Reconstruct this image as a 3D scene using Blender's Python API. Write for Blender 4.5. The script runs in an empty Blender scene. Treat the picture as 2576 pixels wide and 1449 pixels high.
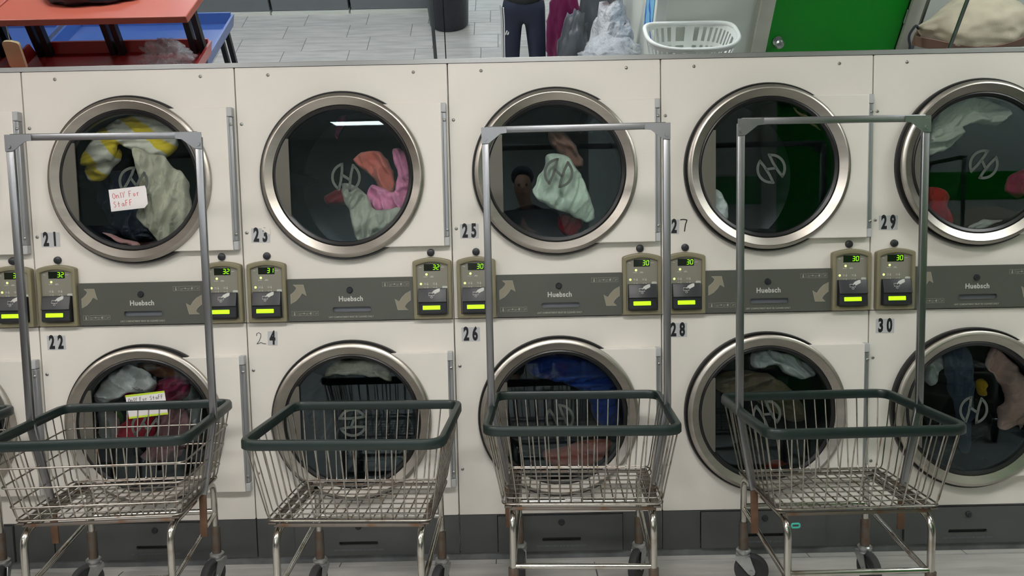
import bpy, bmesh, math, random
from mathutils import Vector, Matrix, noise
from mathutils.geometry import delaunay_2d_cdt

S = bpy.context.scene
C = S.collection
PI = math.pi

# ------------------------------------------------------------------ camera
def look(pitch, yaw, roll):
    f = Vector((math.sin(yaw)*math.cos(pitch), math.cos(yaw)*math.cos(pitch), math.sin(pitch)))
    r = Vector((math.cos(yaw), -math.sin(yaw), 0))
    u = r.cross(f)
    c, s = math.cos(roll), math.sin(roll)
    return c*r + s*u, c*u - s*r, f
CAM = Vector((1.826, -3.044, 1.341))
r_, u_, f_ = look(-0.0858, 0.0, -0.0204)
cd = bpy.data.cameras.new('camera'); cam = bpy.data.objects.new('camera', cd); C.objects.link(cam)
cd.sensor_width = 36.0; cd.lens = 36.0*2000.0/2576.0; cd.clip_start = 0.02; cd.clip_end = 100
cam.matrix_world = Matrix(((r_.x, u_.x, -f_.x, CAM.x), (r_.y, u_.y, -f_.y, CAM.y), (r_.z, u_.z, -f_.z, CAM.z), (0, 0, 0, 1)))
S.camera = cam

# ------------------------------------------------------------------ world, exposure, light levels
w = bpy.data.worlds.new('world'); S.world = w; w.use_nodes = True
w.node_tree.nodes['Background'].inputs[0].default_value = (0.9, 0.95, 1.0, 1)
w.node_tree.nodes['Background'].inputs[1].default_value = 0.15
S.view_settings.view_transform = 'Standard'
S.view_settings.look = 'None'
S.view_settings.gamma = 1.0
S.view_settings.use_curve_mapping = False
S.view_settings.exposure = 0.33
S.cycles.use_denoising = True
S.cycles.transparent_max_bounces = 24
S.cycles.max_bounces = 10
S.cycles.glossy_bounces = 6
S.cycles.caustics_reflective = False
CEIL = 3.0
# ceiling lamps: x, y, strength, colour
LAMPS = [(-0.6, -2.5, 21.0, (1.0, 0.95, 0.895), 'over the left dryers'), (1.9, -2.3, 25.0, (1.0, 0.965, 0.925), 'over the middle dryers'), (-3.1, -2.5, 18.0, (1.0, 0.95, 0.90), 'beyond the left edge of the picture'),
         (0.9, -4.8, 7.0, (0.86, 0.94, 1.0), 'behind the person'), (-1.6, -4.8, 7.0, (0.86, 0.94, 1.0), 'over the blue tables'),
         (0.9, -7.2, 18.0, (0.95, 0.98, 1.0), 'behind the washers, right one'), (-1.6, -7.2, 18.0, (0.95, 0.98, 1.0), 'behind the washers, left one'),
         (-0.5, -10.3, 20.0, (0.97, 0.99, 1.0), 'at the far end of the room, left one'), (0.95, -10.3, 20.0, (0.97, 0.99, 1.0), 'at the far end of the room, right one'),
         (5.0, -1.25, 14.0, (0.97, 1.0, 0.975), 'in front of the green door')]

# ------------------------------------------------------------------ materials
def mat(name, col, rough=0.5, metal=0.0, var=0.0, scale=8.0, bump=0.0, bscale=60.0, emit=0.0, spec=0.5, col2=None, thresh=None, coat=0.0, stretch=None, sheen=0.0):
    """procedural principled material: base colour broken up by noise, optional fine relief"""
    m = bpy.data.materials.new(name); m.use_nodes = True
    nt = m.node_tree; N = nt.nodes; L = nt.links; b = N['Principled BSDF']
    b.inputs['Base Color'].default_value = (*col, 1)
    b.inputs['Roughness'].default_value = rough; b.inputs['Metallic'].default_value = metal
    b.inputs['Specular IOR Level'].default_value = spec
    b.inputs['Coat Weight'].default_value = coat
    b.inputs['Sheen Weight'].default_value = sheen
    tc = N.new('ShaderNodeTexCoord'); mp = N.new('ShaderNodeMapping')
    L.new(tc.outputs['Object'], mp.inputs['Vector'])
    if stretch: mp.inputs['Scale'].default_value = stretch
    if var > 0 or col2:
        n = N.new('ShaderNodeTexNoise'); n.inputs['Scale'].default_value = scale; n.inputs['Detail'].default_value = 5
        L.new(mp.outputs['Vector'], n.inputs['Vector'])
        cr = N.new('ShaderNodeValToRGB')
        if col2:
            lo, hi = thresh or (0.4, 0.6)
            cr.color_ramp.elements[0].position = lo; cr.color_ramp.elements[1].position = hi
            cr.color_ramp.elements[0].color = (*col, 1); cr.color_ramp.elements[1].color = (*col2, 1)
        else:
            cr.color_ramp.elements[0].position = 0.3; cr.color_ramp.elements[1].position = 0.7
            cr.color_ramp.elements[0].color = (*[c*(1-var) for c in col], 1)
            cr.color_ramp.elements[1].color = (*[min(1, c*(1+var)) for c in col], 1)
        L.new(n.outputs['Fac'], cr.inputs['Fac']); L.new(cr.outputs['Color'], b.inputs['Base Color'])
    if bump > 0:
        n2 = N.new('ShaderNodeTexNoise'); n2.inputs['Scale'].default_value = bscale; n2.inputs['Detail'].default_value = 4
        L.new(mp.outputs['Vector'], n2.inputs['Vector'])
        bp = N.new('ShaderNodeBump'); bp.inputs['Strength'].default_value = bump; bp.inputs['Distance'].default_value = 0.01
        L.new(n2.outputs['Fac'], bp.inputs['Height']); L.new(bp.outputs['Normal'], b.inputs['Normal'])
    if emit > 0:
        b.inputs['Emission Color'].default_value = (*col, 1); b.inputs['Emission Strength'].default_value = emit
    return m

def srgb(r, g, b):
    f = lambda c: (c/255/12.92) if c/255 <= 0.04045 else ((c/255+0.055)/1.055)**2.4
    return (f(r), f(g), f(b))

def glass_mat(name, tint, ior=1.45, rough=0.0):
    m = bpy.data.materials.new(name); m.use_nodes = True
    nt = m.node_tree; N = nt.nodes; L = nt.links; N.remove(N['Principled BSDF'])
    out = N['Material Output']
    t = N.new('ShaderNodeBsdfTransparent'); t.inputs['Color'].default_value = (*tint, 1)
    g = N.new('ShaderNodeBsdfGlossy'); g.inputs['Roughness'].default_value = rough; g.inputs['Color'].default_value = (0.72, 0.88, 0.95, 1)
    fr = N.new('ShaderNodeFresnel'); fr.inputs['IOR'].default_value = ior
    n = N.new('ShaderNodeTexNoise'); n.inputs['Scale'].default_value = 3.0
    tc = N.new('ShaderNodeTexCoord'); L.new(tc.outputs['Object'], n.inputs['Vector'])
    bp = N.new('ShaderNodeBump'); bp.inputs['Strength'].default_value = 0.02; L.new(n.outputs['Fac'], bp.inputs['Height'])
    L.new(bp.outputs['Normal'], g.inputs['Normal'])
    mx = N.new('ShaderNodeMixShader'); L.new(fr.outputs['Fac'], mx.inputs['Fac'])
    L.new(t.outputs['BSDF'], mx.inputs[1]); L.new(g.outputs['BSDF'], mx.inputs[2]); L.new(mx.outputs['Shader'], out.inputs['Surface'])
    return m

def film_mat(name, tint, alpha, rough=0.15, col=(0.8, 0.82, 0.85)):
    """thin crinkled plastic: part see-through, part glossy white"""
    m = bpy.data.materials.new(name); m.use_nodes = True
    nt = m.node_tree; N = nt.nodes; L = nt.links; b = N['Principled BSDF']; out = N['Material Output']
    b.inputs['Base Color'].default_value = (*col, 1); b.inputs['Roughness'].default_value = rough
    t = N.new('ShaderNodeBsdfTransparent'); t.inputs['Color'].default_value = (*tint, 1)
    n = N.new('ShaderNodeTexNoise'); n.inputs['Scale'].default_value = 22; n.inputs['Detail'].default_value = 4
    tc = N.new('ShaderNodeTexCoord'); L.new(tc.outputs['Object'], n.inputs['Vector'])
    bp = N.new('ShaderNodeBump'); bp.inputs['Strength'].default_value = 1.0; bp.inputs['Distance'].default_value = 0.035
    L.new(n.outputs['Fac'], bp.inputs['Height']); L.new(bp.outputs['Normal'], b.inputs['Normal'])
    mx = N.new('ShaderNodeMixShader'); mx.inputs['Fac'].default_value = alpha
    L.new(t.outputs['BSDF'], mx.inputs[1]); L.new(b.outputs['BSDF'], mx.inputs[2]); L.new(mx.outputs['Shader'], out.inputs['Surface'])
    return m

def stripe_mat(name, ca, cb, scale, direction=(0, 0, 1), duty=0.5, warp=1.5):
    """two-colour woven stripes following the cloth"""
    m = bpy.data.materials.new(name); m.use_nodes = True
    nt = m.node_tree; N = nt.nodes; L = nt.links; b = N['Principled BSDF']; b.inputs['Roughness'].default_value = 0.9
    tc = N.new('ShaderNodeTexCoord'); n = N.new('ShaderNodeTexNoise'); n.inputs['Scale'].default_value = 5
    L.new(tc.outputs['Object'], n.inputs['Vector'])
    dp = N.new('ShaderNodeVectorMath'); dp.operation = 'DOT_PRODUCT'; dp.inputs[1].default_value = direction
    L.new(tc.outputs['Object'], dp.inputs[0])
    mu = N.new('ShaderNodeMath'); mu.operation = 'MULTIPLY'; mu.inputs[1].default_value = scale; L.new(dp.outputs['Value'], mu.inputs[0])
    wp = N.new('ShaderNodeMath'); wp.operation = 'MULTIPLY_ADD'; wp.inputs[1].default_value = warp
    L.new(n.outputs['Fac'], wp.inputs[0]); L.new(mu.outputs[0], wp.inputs[2])
    fr = N.new('ShaderNodeMath'); fr.operation = 'FRACT'; L.new(wp.outputs[0], fr.inputs[0])
    cr = N.new('ShaderNodeValToRGB'); e = cr.color_ramp.elements
    e[0].position = duty-0.04; e[0].color = (*ca, 1); e[1].position = duty+0.04; e[1].color = (*cb, 1)
    L.new(fr.outputs[0], cr.inputs['Fac']); L.new(cr.outputs['Color'], b.inputs['Base Color'])
    n2 = N.new('ShaderNodeTexNoise'); n2.inputs['Scale'].default_value = 220
    bp = N.new('ShaderNodeBump'); bp.inputs['Strength'].default_value = 0.3; bp.inputs['Distance'].default_value = 0.003
    L.new(n2.outputs['Fac'], bp.inputs['Height']); L.new(bp.outputs['Normal'], b.inputs['Normal'])
    return m

def cloth(name, c, var=0.08):
    return mat(name, srgb(*c), rough=0.9, var=var, scale=9, bump=0.25, bscale=260, spec=0.15, sheen=0.15)

M = {}
M['enamel'] = mat('white_enamel', srgb(226, 222, 214), rough=0.32, var=0.025, scale=2.5, bump=0.02, bscale=120)
M['seam'] = mat('dark_seam', srgb(40, 40, 40), rough=0.8, var=0.1)
M['steel'] = mat('brushed_stainless', srgb(170, 165, 157), rough=0.33, metal=1.0, var=0.10, scale=5, bump=0.02, bscale=180, stretch=(1, 1, 6))
_st = M['steel'].node_tree; _tg = _st.nodes.new('ShaderNodeTangent'); _tg.direction_type = 'RADIAL'; _tg.axis = 'Y'
_st.nodes['Principled BSDF'].inputs['Anisotropic'].default_value = 0.6
_st.links.new(_tg.outputs[0], _st.nodes['Principled BSDF'].inputs['Tangent'])
M['gasket'] = mat('black_rubber_gasket', srgb(12, 13, 15), rough=0.35, var=0.1)
M['glass'] = glass_mat('window_glass', (0.935, 0.965, 0.97), ior=1.40)
M['plate'] = mat('grey_latch_plate', srgb(92, 90, 82), rough=0.5, var=0.03, scale=3)
M['etch'] = mat('frosted_logo', srgb(88, 94, 90), rough=0.8, var=0.03, spec=0.1)
M['hinge'] = mat('grey_hinge_aluminium', srgb(160, 163, 166), rough=0.38, metal=0.7, var=0.06, scale=9, stretch=(1, 1, 0.15))
M['hingecap'] = mat('pale_hinge_cap', srgb(178, 180, 182), rough=0.45, var=0.03)
M['drum'] = mat('shade_toned_drum_metal', srgb(17, 23, 29), rough=0.4, metal=0.5, var=0.2, scale=14)  # steel drum; the shade inside it is put into this near-black colour
M['slate'] = mat('slate_panel_paint', srgb(84, 86, 80), rough=0.42, var=0.03, scale=4)
M['kick'] = mat('charcoal_kick_paint', srgb(78, 80, 80), rough=0.5, var=0.08, scale=6, bump=0.03)
M['toe'] = mat('grey_toe_strip', srgb(104, 107, 108), rough=0.6, var=0.22, scale=18)
M['olive'] = mat('olive_bezel_plastic', srgb(129, 123, 98), rough=0.5, var=0.03, scale=5)
M['face'] = mat('grey_control_face', srgb(131, 129, 117), rough=0.5, var=0.02, scale=5)
M['black'] = mat('black_plastic', srgb(38, 40, 45), rough=0.42, var=0.08, scale=12)
M['lcdoff'] = mat('dark_display_window', srgb(26, 34, 24), rough=0.15, var=0.05)
M['seg'] = mat('green_led_segment', srgb(150, 255, 20), emit=1.1, var=0.01)
M['lcd'] = mat('lit_lime_lcd', srgb(165, 225, 12), emit=0.9, var=0.03, scale=60)
M['led'] = mat('lit_lime_lamp', srgb(215, 255, 120), emit=1.6, var=0.01)
M['print'] = mat('pale_print', srgb(196, 198, 192), rough=0.6, var=0.02)
M['printdim'] = mat('dim_grey_print', srgb(158, 158, 148), rough=0.6, var=0.02)
M['arrow'] = mat('taupe_arrow_print', srgb(140, 134, 118), rough=0.55, var=0.03)
M['slot'] = mat('blue_grey_recess', srgb(104, 108, 116), rough=0.4, var=0.06)
M['sticker'] = mat('silver_white_sticker', srgb(188, 190, 192), rough=0.4, var=0.03)
M['ink'] = mat('black_ink', srgb(22, 24, 28), rough=0.5, var=0.05)
M['pen'] = mat('ball_pen_ink', srgb(60, 62, 72), rough=0.6, var=0.05)
M['redpen'] = mat('red_pen_ink', srgb(200, 96, 100), rough=0.6, var=0.05)
M['paper'] = mat('white_paper', srgb(236, 232, 232), rough=0.8, var=0.02, bump=0.05, bscale=40)
M['lime'] = mat('lime_highlighter', srgb(196, 224, 60), rough=0.8, var=0.05)
M['screw'] = mat('screw_zinc', srgb(150, 150, 146), rough=0.3, metal=0.9, var=0.1)
M['alu'] = mat('aluminium_channel', srgb(146, 147, 147), rough=0.4, metal=0.8, var=0.08, scale=6, stretch=(0.3, 1, 1))
M['mirror'] = mat('silvered_mirror', (0.725, 0.785, 0.83), rough=0.0, metal=1.0, var=0.006, scale=1.5)
M['rim'] = mat('dark_green_vinyl', srgb(23, 38, 36), rough=0.36, var=0.12, scale=16, bump=0.04)
M['wire'] = mat('chrome_wire_tarnished', srgb(158, 154, 147), rough=0.32, metal=1.0, col2=srgb(120, 98, 80), thresh=(0.52, 0.72), scale=30)
M['tube'] = mat('chrome_tube_worn', srgb(190, 187, 180), rough=0.2, metal=1.0, col2=srgb(134, 114, 92), thresh=(0.55, 0.75), scale=14)
M['rust'] = mat('rusty_bar', srgb(110, 82, 64), rough=0.6, metal=0.3, var=0.25, scale=22)
M['bar'] = mat('grey_steel_bar', srgb(112, 104, 96), rough=0.45, metal=0.7, col2=srgb(110, 84, 66), thresh=(0.5, 0.7), scale=22)
M['rack'] = mat('satin_chrome_rack', srgb(148, 149, 152), rough=0.34, metal=1.0, var=0.08, scale=8, stretch=(1, 1, 0.2))
M['rackrust'] = mat('rack_chrome_tarnished', srgb(176, 174, 172), rough=0.25, metal=1.0, col2=srgb(128, 110, 96), thresh=(0.5, 0.68), scale=12)
M['tyre'] = mat('grey_rubber_wheel', srgb(62, 62, 64), rough=0.75, var=0.15, scale=20)
M['fork'] = mat('zinc_caster_fork', srgb(178, 180, 180), rough=0.3, metal=0.9, var=0.15, scale=25)
M['grout'] = mat('floor_grout', srgb(104, 106, 108), rough=0.9, var=0.1, scale=20)
M['wallw'] = mat('painted_wall', srgb(222, 225, 216), rough=0.6, var=0.03, scale=2)
M['ceil'] = mat('ceiling_panel', srgb(214, 214, 210), rough=0.8, var=0.03, scale=3)
M['greendoor'] = mat('green_door_paint', srgb(14, 152, 36), rough=0.35, var=0.05, scale=2)
M['lamp'] = mat('troffer_frame', srgb(225, 225, 225), rough=0.5, var=0.01)
M['redpl'] = mat('red_laminate', srgb(172, 50, 50), rough=0.28, var=0.05, scale=3)
M['redtop'] = mat('orange_red_laminate', srgb(172, 88, 72), rough=0.3, var=0.05, scale=3)
M['bluepl'] = mat('blue_laminate', srgb(56, 86, 150), rough=0.28, var=0.05, scale=3)
M['blackm'] = mat('black_steel_post', srgb(36, 38, 42), rough=0.4, metal=0.3, var=0.1)
M['white_pl'] = mat('white_basket_plastic', srgb(228, 230, 226), rough=0.4, var=0.02)

# the floor tile face: pale grey with brushed streaks, each tile a slightly different tone
def tile_mat():
    m = bpy.data.materials.new('pale_grey_plank_tile'); m.use_nodes = True
    nt = m.node_tree; N = nt.nodes; L = nt.links; b = N['Principled BSDF']; b.inputs['Roughness'].default_value = 0.38
    tc = N.new('ShaderNodeTexCoord'); mp = N.new('ShaderNodeMapping'); mp.inputs['Scale'].default_value = (1.2, 9, 1)
    oi = N.new('ShaderNodeObjectInfo'); ad = N.new('ShaderNodeVectorMath'); ad.operation = 'ADD'
    sc = N.new('ShaderNodeVectorMath'); sc.operation = 'SCALE'; sc.inputs['Scale'].default_value = 7
    cv = N.new('ShaderNodeCombineXYZ'); L.new(oi.outputs['Random'], cv.inputs[0]); L.new(oi.outputs['Random'], cv.inputs[1])
    L.new(cv.outputs[0], sc.inputs[0]); L.new(tc.outputs['Object'], ad.inputs[0]); L.new(sc.outputs[0], ad.inputs[1]); L.new(ad.outputs[0], mp.inputs['Vector'])
    n = N.new('ShaderNodeTexNoise'); n.inputs['Scale'].default_value = 2.5; n.inputs['Detail'].default_value = 6; L.new(mp.outputs[0], n.inputs['Vector'])
    cr = N.new('ShaderNodeValToRGB'); e = cr.color_ramp.elements
    e[0].position = 0.28; e[0].color = (*srgb(176, 175, 172), 1); e[1].position = 0.62; e[1].color = (*srgb(204, 202, 197), 1)
    L.new(n.outputs['Fac'], cr.inputs['Fac']); L.new(cr.outputs['Color'], b.inputs['Base Color'])
    return m
M['tile'] = tile_mat()

# ------------------------------------------------------------------ mesh helpers
def obj(name, me, m=None, parent=None, loc=None, rot=None):
    if isinstance(me, bmesh.types.BMesh):
        bm = me; me = bpy.data.meshes.new(name); bm.to_mesh(me); bm.free()
    if m is not None and len(me.materials) == 0: me.materials.append(M[m] if isinstance(m, str) else m)
    o = bpy.data.objects.new(name, me); C.objects.link(o)
    if parent is not None: o.parent = parent
    if loc is not None: o.location = loc
    if rot is not None: o.rotation_euler = rot
    return o
def thing(name, label, cat, loc=(0, 0, 0), rz=0.0, group=None):
    o = bpy.data.objects.new(name, None); C.objects.link(o); o.empty_display_size = 0.1
    o.location = loc; o.rotation_euler = (0, 0, rz)
    return tag(o, label, cat, group)
def tag(o, label=None, cat=None, group=None, kind=None):
    if label: o['label'] = label
    if cat: o['category'] = cat
    if group: o['group'] = group
    if kind: o['kind'] = kind
    return o
CACHE = {}
def cached(key, fn, m=None):
    """mesh data made once and shared by alike pieces"""
    if key not in CACHE:
        bm = fn(); me = bpy.data.meshes.new(key if isinstance(key, str) else key[0]); bm.to_mesh(me); bm.free()
        if m: me.materials.append(M[m] if isinstance(m, str) else m)
        CACHE[key] = me
    return CACHE[key]
def smooth(bm, ang=40, flat_axis=False):
    bm.normal_update()
    for f in bm.faces: f.smooth = not (flat_axis and max(abs(c) for c in f.normal) > 0.99995)
    a = math.radians(ang)
    for e in bm.edges:
        e.smooth = not (len(e.link_faces) == 2 and e.calc_face_angle(0) > a)
    return bm
def new(): return bmesh.new()
def box(x0, x1, y0, y1, z0, z1, bev=0.0, bm=None, seg=2):
    bm2 = new()
    r = bmesh.ops.create_cube(bm2, size=1)
    bmesh.ops.scale(bm2, vec=(x1-x0, y1-y0, z1-z0), verts=bm2.verts)
    bmesh.ops.translate(bm2, vec=((x0+x1)/2, (y0+y1)/2, (z0+z1)/2), verts=bm2.verts)
    if bev > 0:
        bmesh.ops.bevel(bm2, geom=bm2.edges[:], offset=bev, segments=seg, affect='EDGES', profile=0.5)
        smooth(bm2, 50, True)
    return merge(bm, bm2)
def merge(bm, bm2):
    if bm is None: return bm2
    me = bpy.data.meshes.new('tmp'); bm2.to_mesh(me); bm2.free(); bm.from_mesh(me); bpy.data.meshes.remove(me)
    return bm
def lathe(profile, axis='Y', seg=64, center=(0, 0, 0), bm=None, caps=False, ang=35):
    """profile: (radius, along-axis) pairs"""
    b = new(); rings = []
    for r, a in profile:
        ring = []
        for k in range(seg):
            t = 2*PI*k/seg; c, s = r*math.cos(t), r*math.sin(t)
            p = (c, a, s) if axis == 'Y' else ((c, s, a) if axis == 'Z' else (a, c, s))
            ring.append(b.verts.new((p[0]+center[0], p[1]+center[1], p[2]+center[2])))
        rings.append(ring)
    for i in range(len(rings)-1):
        for k in range(seg):
            b.faces.new((rings[i][k], rings[i][(k+1) % seg], rings[i+1][(k+1) % seg], rings[i+1][k]))
    if caps:
        b.faces.new(rings[0]); b.faces.new(rings[-1][::-1])
    bmesh.ops.recalc_face_normals(b, faces=b.faces[:]); smooth(b, ang)
    return merge(bm, b)
def rounded(pts, r, n=4, closed=True):
    """round the corners of a polyline (2D or 3D)"""
    P = [Vector(p) for p in pts]; out = []; N = len(P)
    for i in range(N):
        if not closed and (i == 0 or i == N-1): out.append(P[i].copy()); continue
        a, b, c = P[i-1], P[i], P[(i+1) % N]
        d1, d2 = (a-b), (c-b); l = min(r, d1.length*0.49, d2.length*0.49)
        p, q = b+d1.normalized()*l, b+d2.normalized()*l
        for k in range(n+1):
            t = k/n; out.append(p*(1-t)**2 + b*2*t*(1-t) + q*t*t)
    return out
def tube(pts, r, seg=8, closed=False, bm=None, caps=True):
    b = new(); P = [Vector(p) for p in pts]; N = len(P); T = []
    for i in range(N):
        if closed: d = P[(i+1) % N]-P[i-1]
        else: d = P[min(i+1, N-1)]-P[max(i-1, 0)]
        T.append(d.normalized())
    up = Vector((0, 0, 1)) if abs(T[0].z) < 0.9 else Vector((1, 0, 0))
    n = (up - T[0]*up.dot(T[0])).normalized(); rings = []
    for i in range(N):
        n = (n - T[i]*n.dot(T[i])).normalized(); bn = T[i].cross(n)
        rr = r[i] if isinstance(r, (list, tuple)) else r
        rings.append([b.verts.new(P[i]+(n*math.cos(2*PI*k/seg)+bn*math.sin(2*PI*k/seg))*rr) for k in range(seg)])
    for i in range(N if closed else N-1):
        A, B = rings[i], rings[(i+1) % N]
        for k in range(seg): b.faces.new((A[k], A[(k+1) % seg], B[(k+1) % seg], B[k]))
    if not closed and caps: b.faces.new(rings[0][::-1]); b.faces.new(rings[-1])
    bmesh.ops.recalc_face_normals(b, faces=b.faces[:]); smooth(b, 60)
    return merge(bm, b)
def sweep(pts, prof, closed=True, bm=None):
    """profile (side, up) swept level around a closed path"""
    b = new(); P = [Vector(p) for p in pts]; N = len(P); rings = []
    for i in range(N):
        d = (P[(i+1) % N]-P[i-1]) if closed else (P[min(i+1, N-1)]-P[max(i-1, 0)])
        d.z = 0; d.normalize(); s = Vector((d.y, -d.x, 0))
        rings.append([b.verts.new(P[i]+s*u+Vector((0, 0, v))) for u, v in prof])
    m = len(prof)
    for i in range(N if closed else N-1):
        A, B = rings[i], rings[(i+1) % N]
        for k in range(m): b.faces.new((A[k], A[(k+1) % m], B[(k+1) % m], B[k]))
    bmesh.ops.recalc_face_normals(b, faces=b.faces[:]); smooth(b, 45)
    return merge(bm, b)
def inside(p, poly):
    x, y = p; c = False; j = len(poly)-1
    for i in range(len(poly)):
        xi, yi = poly[i][0], poly[i][1]; xj, yj = poly[j][0], poly[j][1]
        if (yi > y) != (yj > y) and x < (xj-xi)*(y-yi)/(yj-yi)+xi: c = not c
        j = i
    return c
def plate(outline, y0, y1, holes=(), bm=None):
    """flat plate in the xz plane between depths y0 (front) and y1 (back), with through holes"""
    b = new(); V = [Vector((p[0], p[1])) for p in outline]; E = [(i, (i+1) % len(outline)) for i in range(len(outline))]
    for h in holes:
        s = len(V); V += [Vector((p[0], p[1])) for p in h]; E += [(s+i, s+(i+1) % len(h)) for i in range(len(h))]
    vs, es, fs, *_ = delaunay_2d_cdt(V, E, [], 1, 1e-6)
    fr = [b.verts.new((v.x, y0, v.y)) for v in vs]; bk = [b.verts.new((v.x, y1, v.y)) for v in vs]
    used = {}
    for f in fs:
        c = sum((vs[i] for i in f), Vector((0, 0)))/len(f)
        if any(inside(c, h) for h in holes): continue
        b.faces.new([fr[i] for i in f]); b.faces.new([bk[i] for i in reversed(f)])
        for k in range(len(f)):
            e = (f[k], f[(k+1) % len(f)]); key = tuple(sorted(e)); used[key] = used.get(key, []) + [e]
    for key, l in used.items():
        if len(l) == 1:
            i, j = l[0]; b.faces.new((fr[j], fr[i], bk[i], bk[j]))
    bmesh.ops.delete(b, geom=[v for v in b.verts if not v.link_faces], context='VERTS')
    bmesh.ops.recalc_face_normals(b, faces=b.faces[:])
    return merge(bm, b)
def circle(cx, cz, r, n=64, a0=0.0, a1=2*PI, close=True):
    m = n if close else n-1
    return [(cx+r*math.cos(a0+(a1-a0)*k/m), cz+r*math.sin(a0+(a1-a0)*k/m)) for k in range(n)]
def rect(x0, x1, z0, z1, r=0.0, n=4):
    p = [(x0, z0), (x1, z0), (x1, z1), (x0, z1)]
    return [(v.x, v.y) for v in rounded(p, r, n)] if r > 0 else p
def strokes(lines, wd, y0, y1, bm=None):
    """pen strokes: each polyline becomes a flat ribbon of width wd with a little thickness"""
    b = new() if bm is None else bm
    for ln in lines:
        P = [Vector((p[0], p[1])) for p in ln]; N = len(P); L = []; Rr = []
        for i in range(N):
            cl = (P[0]-P[-1]).length < 1e-6
            if cl and i in (0, N-1): d = P[1]-P[-2]
            else: d = P[min(i+1, N-1)]-P[max(i-1, 0)]
            d = d.normalized() if d.length > 1e-9 else Vector((1, 0)); s = Vector((-d.y, d.x))*wd/2
            L.append(P[i]+s); Rr.append(P[i]-s)
        for i in range(N-1):
            q = [L[i], L[i+1], Rr[i+1], Rr[i]]
            f = [b.verts.new((v.x, y0, v.y)) for v in q]; k = [b.verts.new((v.x, y1, v.y)) for v in q]
            b.faces.new(f[::-1]); 
            for a in range(4): b.faces.new((f[a], f[(a+1) % 4], k[(a+1) % 4], k[a]))
    return b
def text_mesh(key, s, size, sx=1.0, bold=0.0, depth=0.0006, align='CENTER', space=1.0):
    """lettering as raised print in the xz plane (front towards -y), centred on the origin"""
    if key in CACHE: return CACHE[key]
    cu = bpy.data.curves.new('lettering', 'FONT'); cu.body = s; cu.size = size; cu.align_x = align; cu.align_y = 'CENTER'
    cu.extrude = depth/2; cu.offset = bold; cu.resolution_u = 3; cu.space_character = space
    o = bpy.data.objects.new('tmp', cu); C.objects.link(o)
    dg = bpy.context.evaluated_depsgraph_get(); me = bpy.data.meshes.new_from_object(o.evaluated_get(dg))
    bpy.data.objects.remove(o); bpy.data.curves.remove(cu)
    me.transform(Matrix.Diagonal((sx, 1, 1, 1))); me.transform(Matrix.Rotation(PI/2, 4, 'X'))
    me.name = 'lettering'; CACHE[key] = me
    return me

# ------------------------------------------------------------------ the room
def struct(name, bm, m, label=None):
    return tag(obj(name, bm, m), label, None, None, 'structure')
fl = struct('floor', box(-6, 9, -13, 1.2, -0.06, -0.003), 'grout', 'pale grey rectangular tiled floor')
ROWH, TW = 0.2815, 0.6150
OFF = {0: 0.436, 1: 0.281, 2: 0.512, 3: 0.352}
random.seed(4)
tl = cached('floor_tile', lambda: box(-TW/2+0.0022, TW/2-0.0022, -ROWH/2+0.0022, ROWH/2-0.0022, -0.003, 0.0, 0.0012, seg=1), 'tile')
for k in range(-1, 19):
    y = -5.10+ROWH*(k+0.5); o0 = OFF.get(k, OFF[1] if k in (16, 17) else random.choice((0.436, 0.281, 0.512, 0.352)))
    if y > 0.1: continue
    x0 = -2.2 if y < -1.6 else -0.9
    x1 = 3.3 if y < -2.0 else 4.7
    j = math.floor((x0-o0)/TW)
    while o0+j*TW < x1:
        obj('floor_tile', tl, None, fl, (o0+(j+0.5)*TW, y, 0)); j += 1
rest = new()
for k in range(-28, 26):
    y = -5.10+ROWH*(k+0.5); o0 = (0.436, 0.281, 0.512, 0.352)[k % 4]
    if y > 1.0 or y < -12.9: continue
    for j in range(-10, 15):
        x = o0+(j+0.5)*TW
        near = -1 <= k < 19 and y <= 0.1
        if near:
            x0 = -2.2 if y < -1.6 else -0.9; x1 = 3.3 if y < -2.0 else 4.7
            if x > x0-TW and x < x1+TW: continue
        if -5.9 < x-TW/2 and x+TW/2 < 8.9: box(x-TW/2+0.0022, x+TW/2-0.0022, y-ROWH/2+0.0022, y+ROWH/2-0.0022, -0.003, -0.0004, bm=rest)
tag(obj('floor_tiles_far', rest, 'tile', fl), 'floor tiles in the rest of the room', None, None, 'stuff')
struct('ceiling', box(-6, 9, -13, 1.2, CEIL, CEIL+0.1), 'ceil')
struct('wall_back', box(-6, 9, 1.12, 1.2, 0, CEIL), 'wallw')
struct('wall_left', box(-6.1, -6, -13, 1.2, 0, CEIL), 'wallw')
struct('wall_right', box(9, 9.1, -13, 1.2, 0, CEIL), 'wallw')
struct('wall_front', box(-6, 9, -13.1, -13, 0, CEIL), 'wallw')
struct('wall_soffit', box(-6, 9, -0.18, 0.0, 2.62, CEIL), 'wallw')
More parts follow.
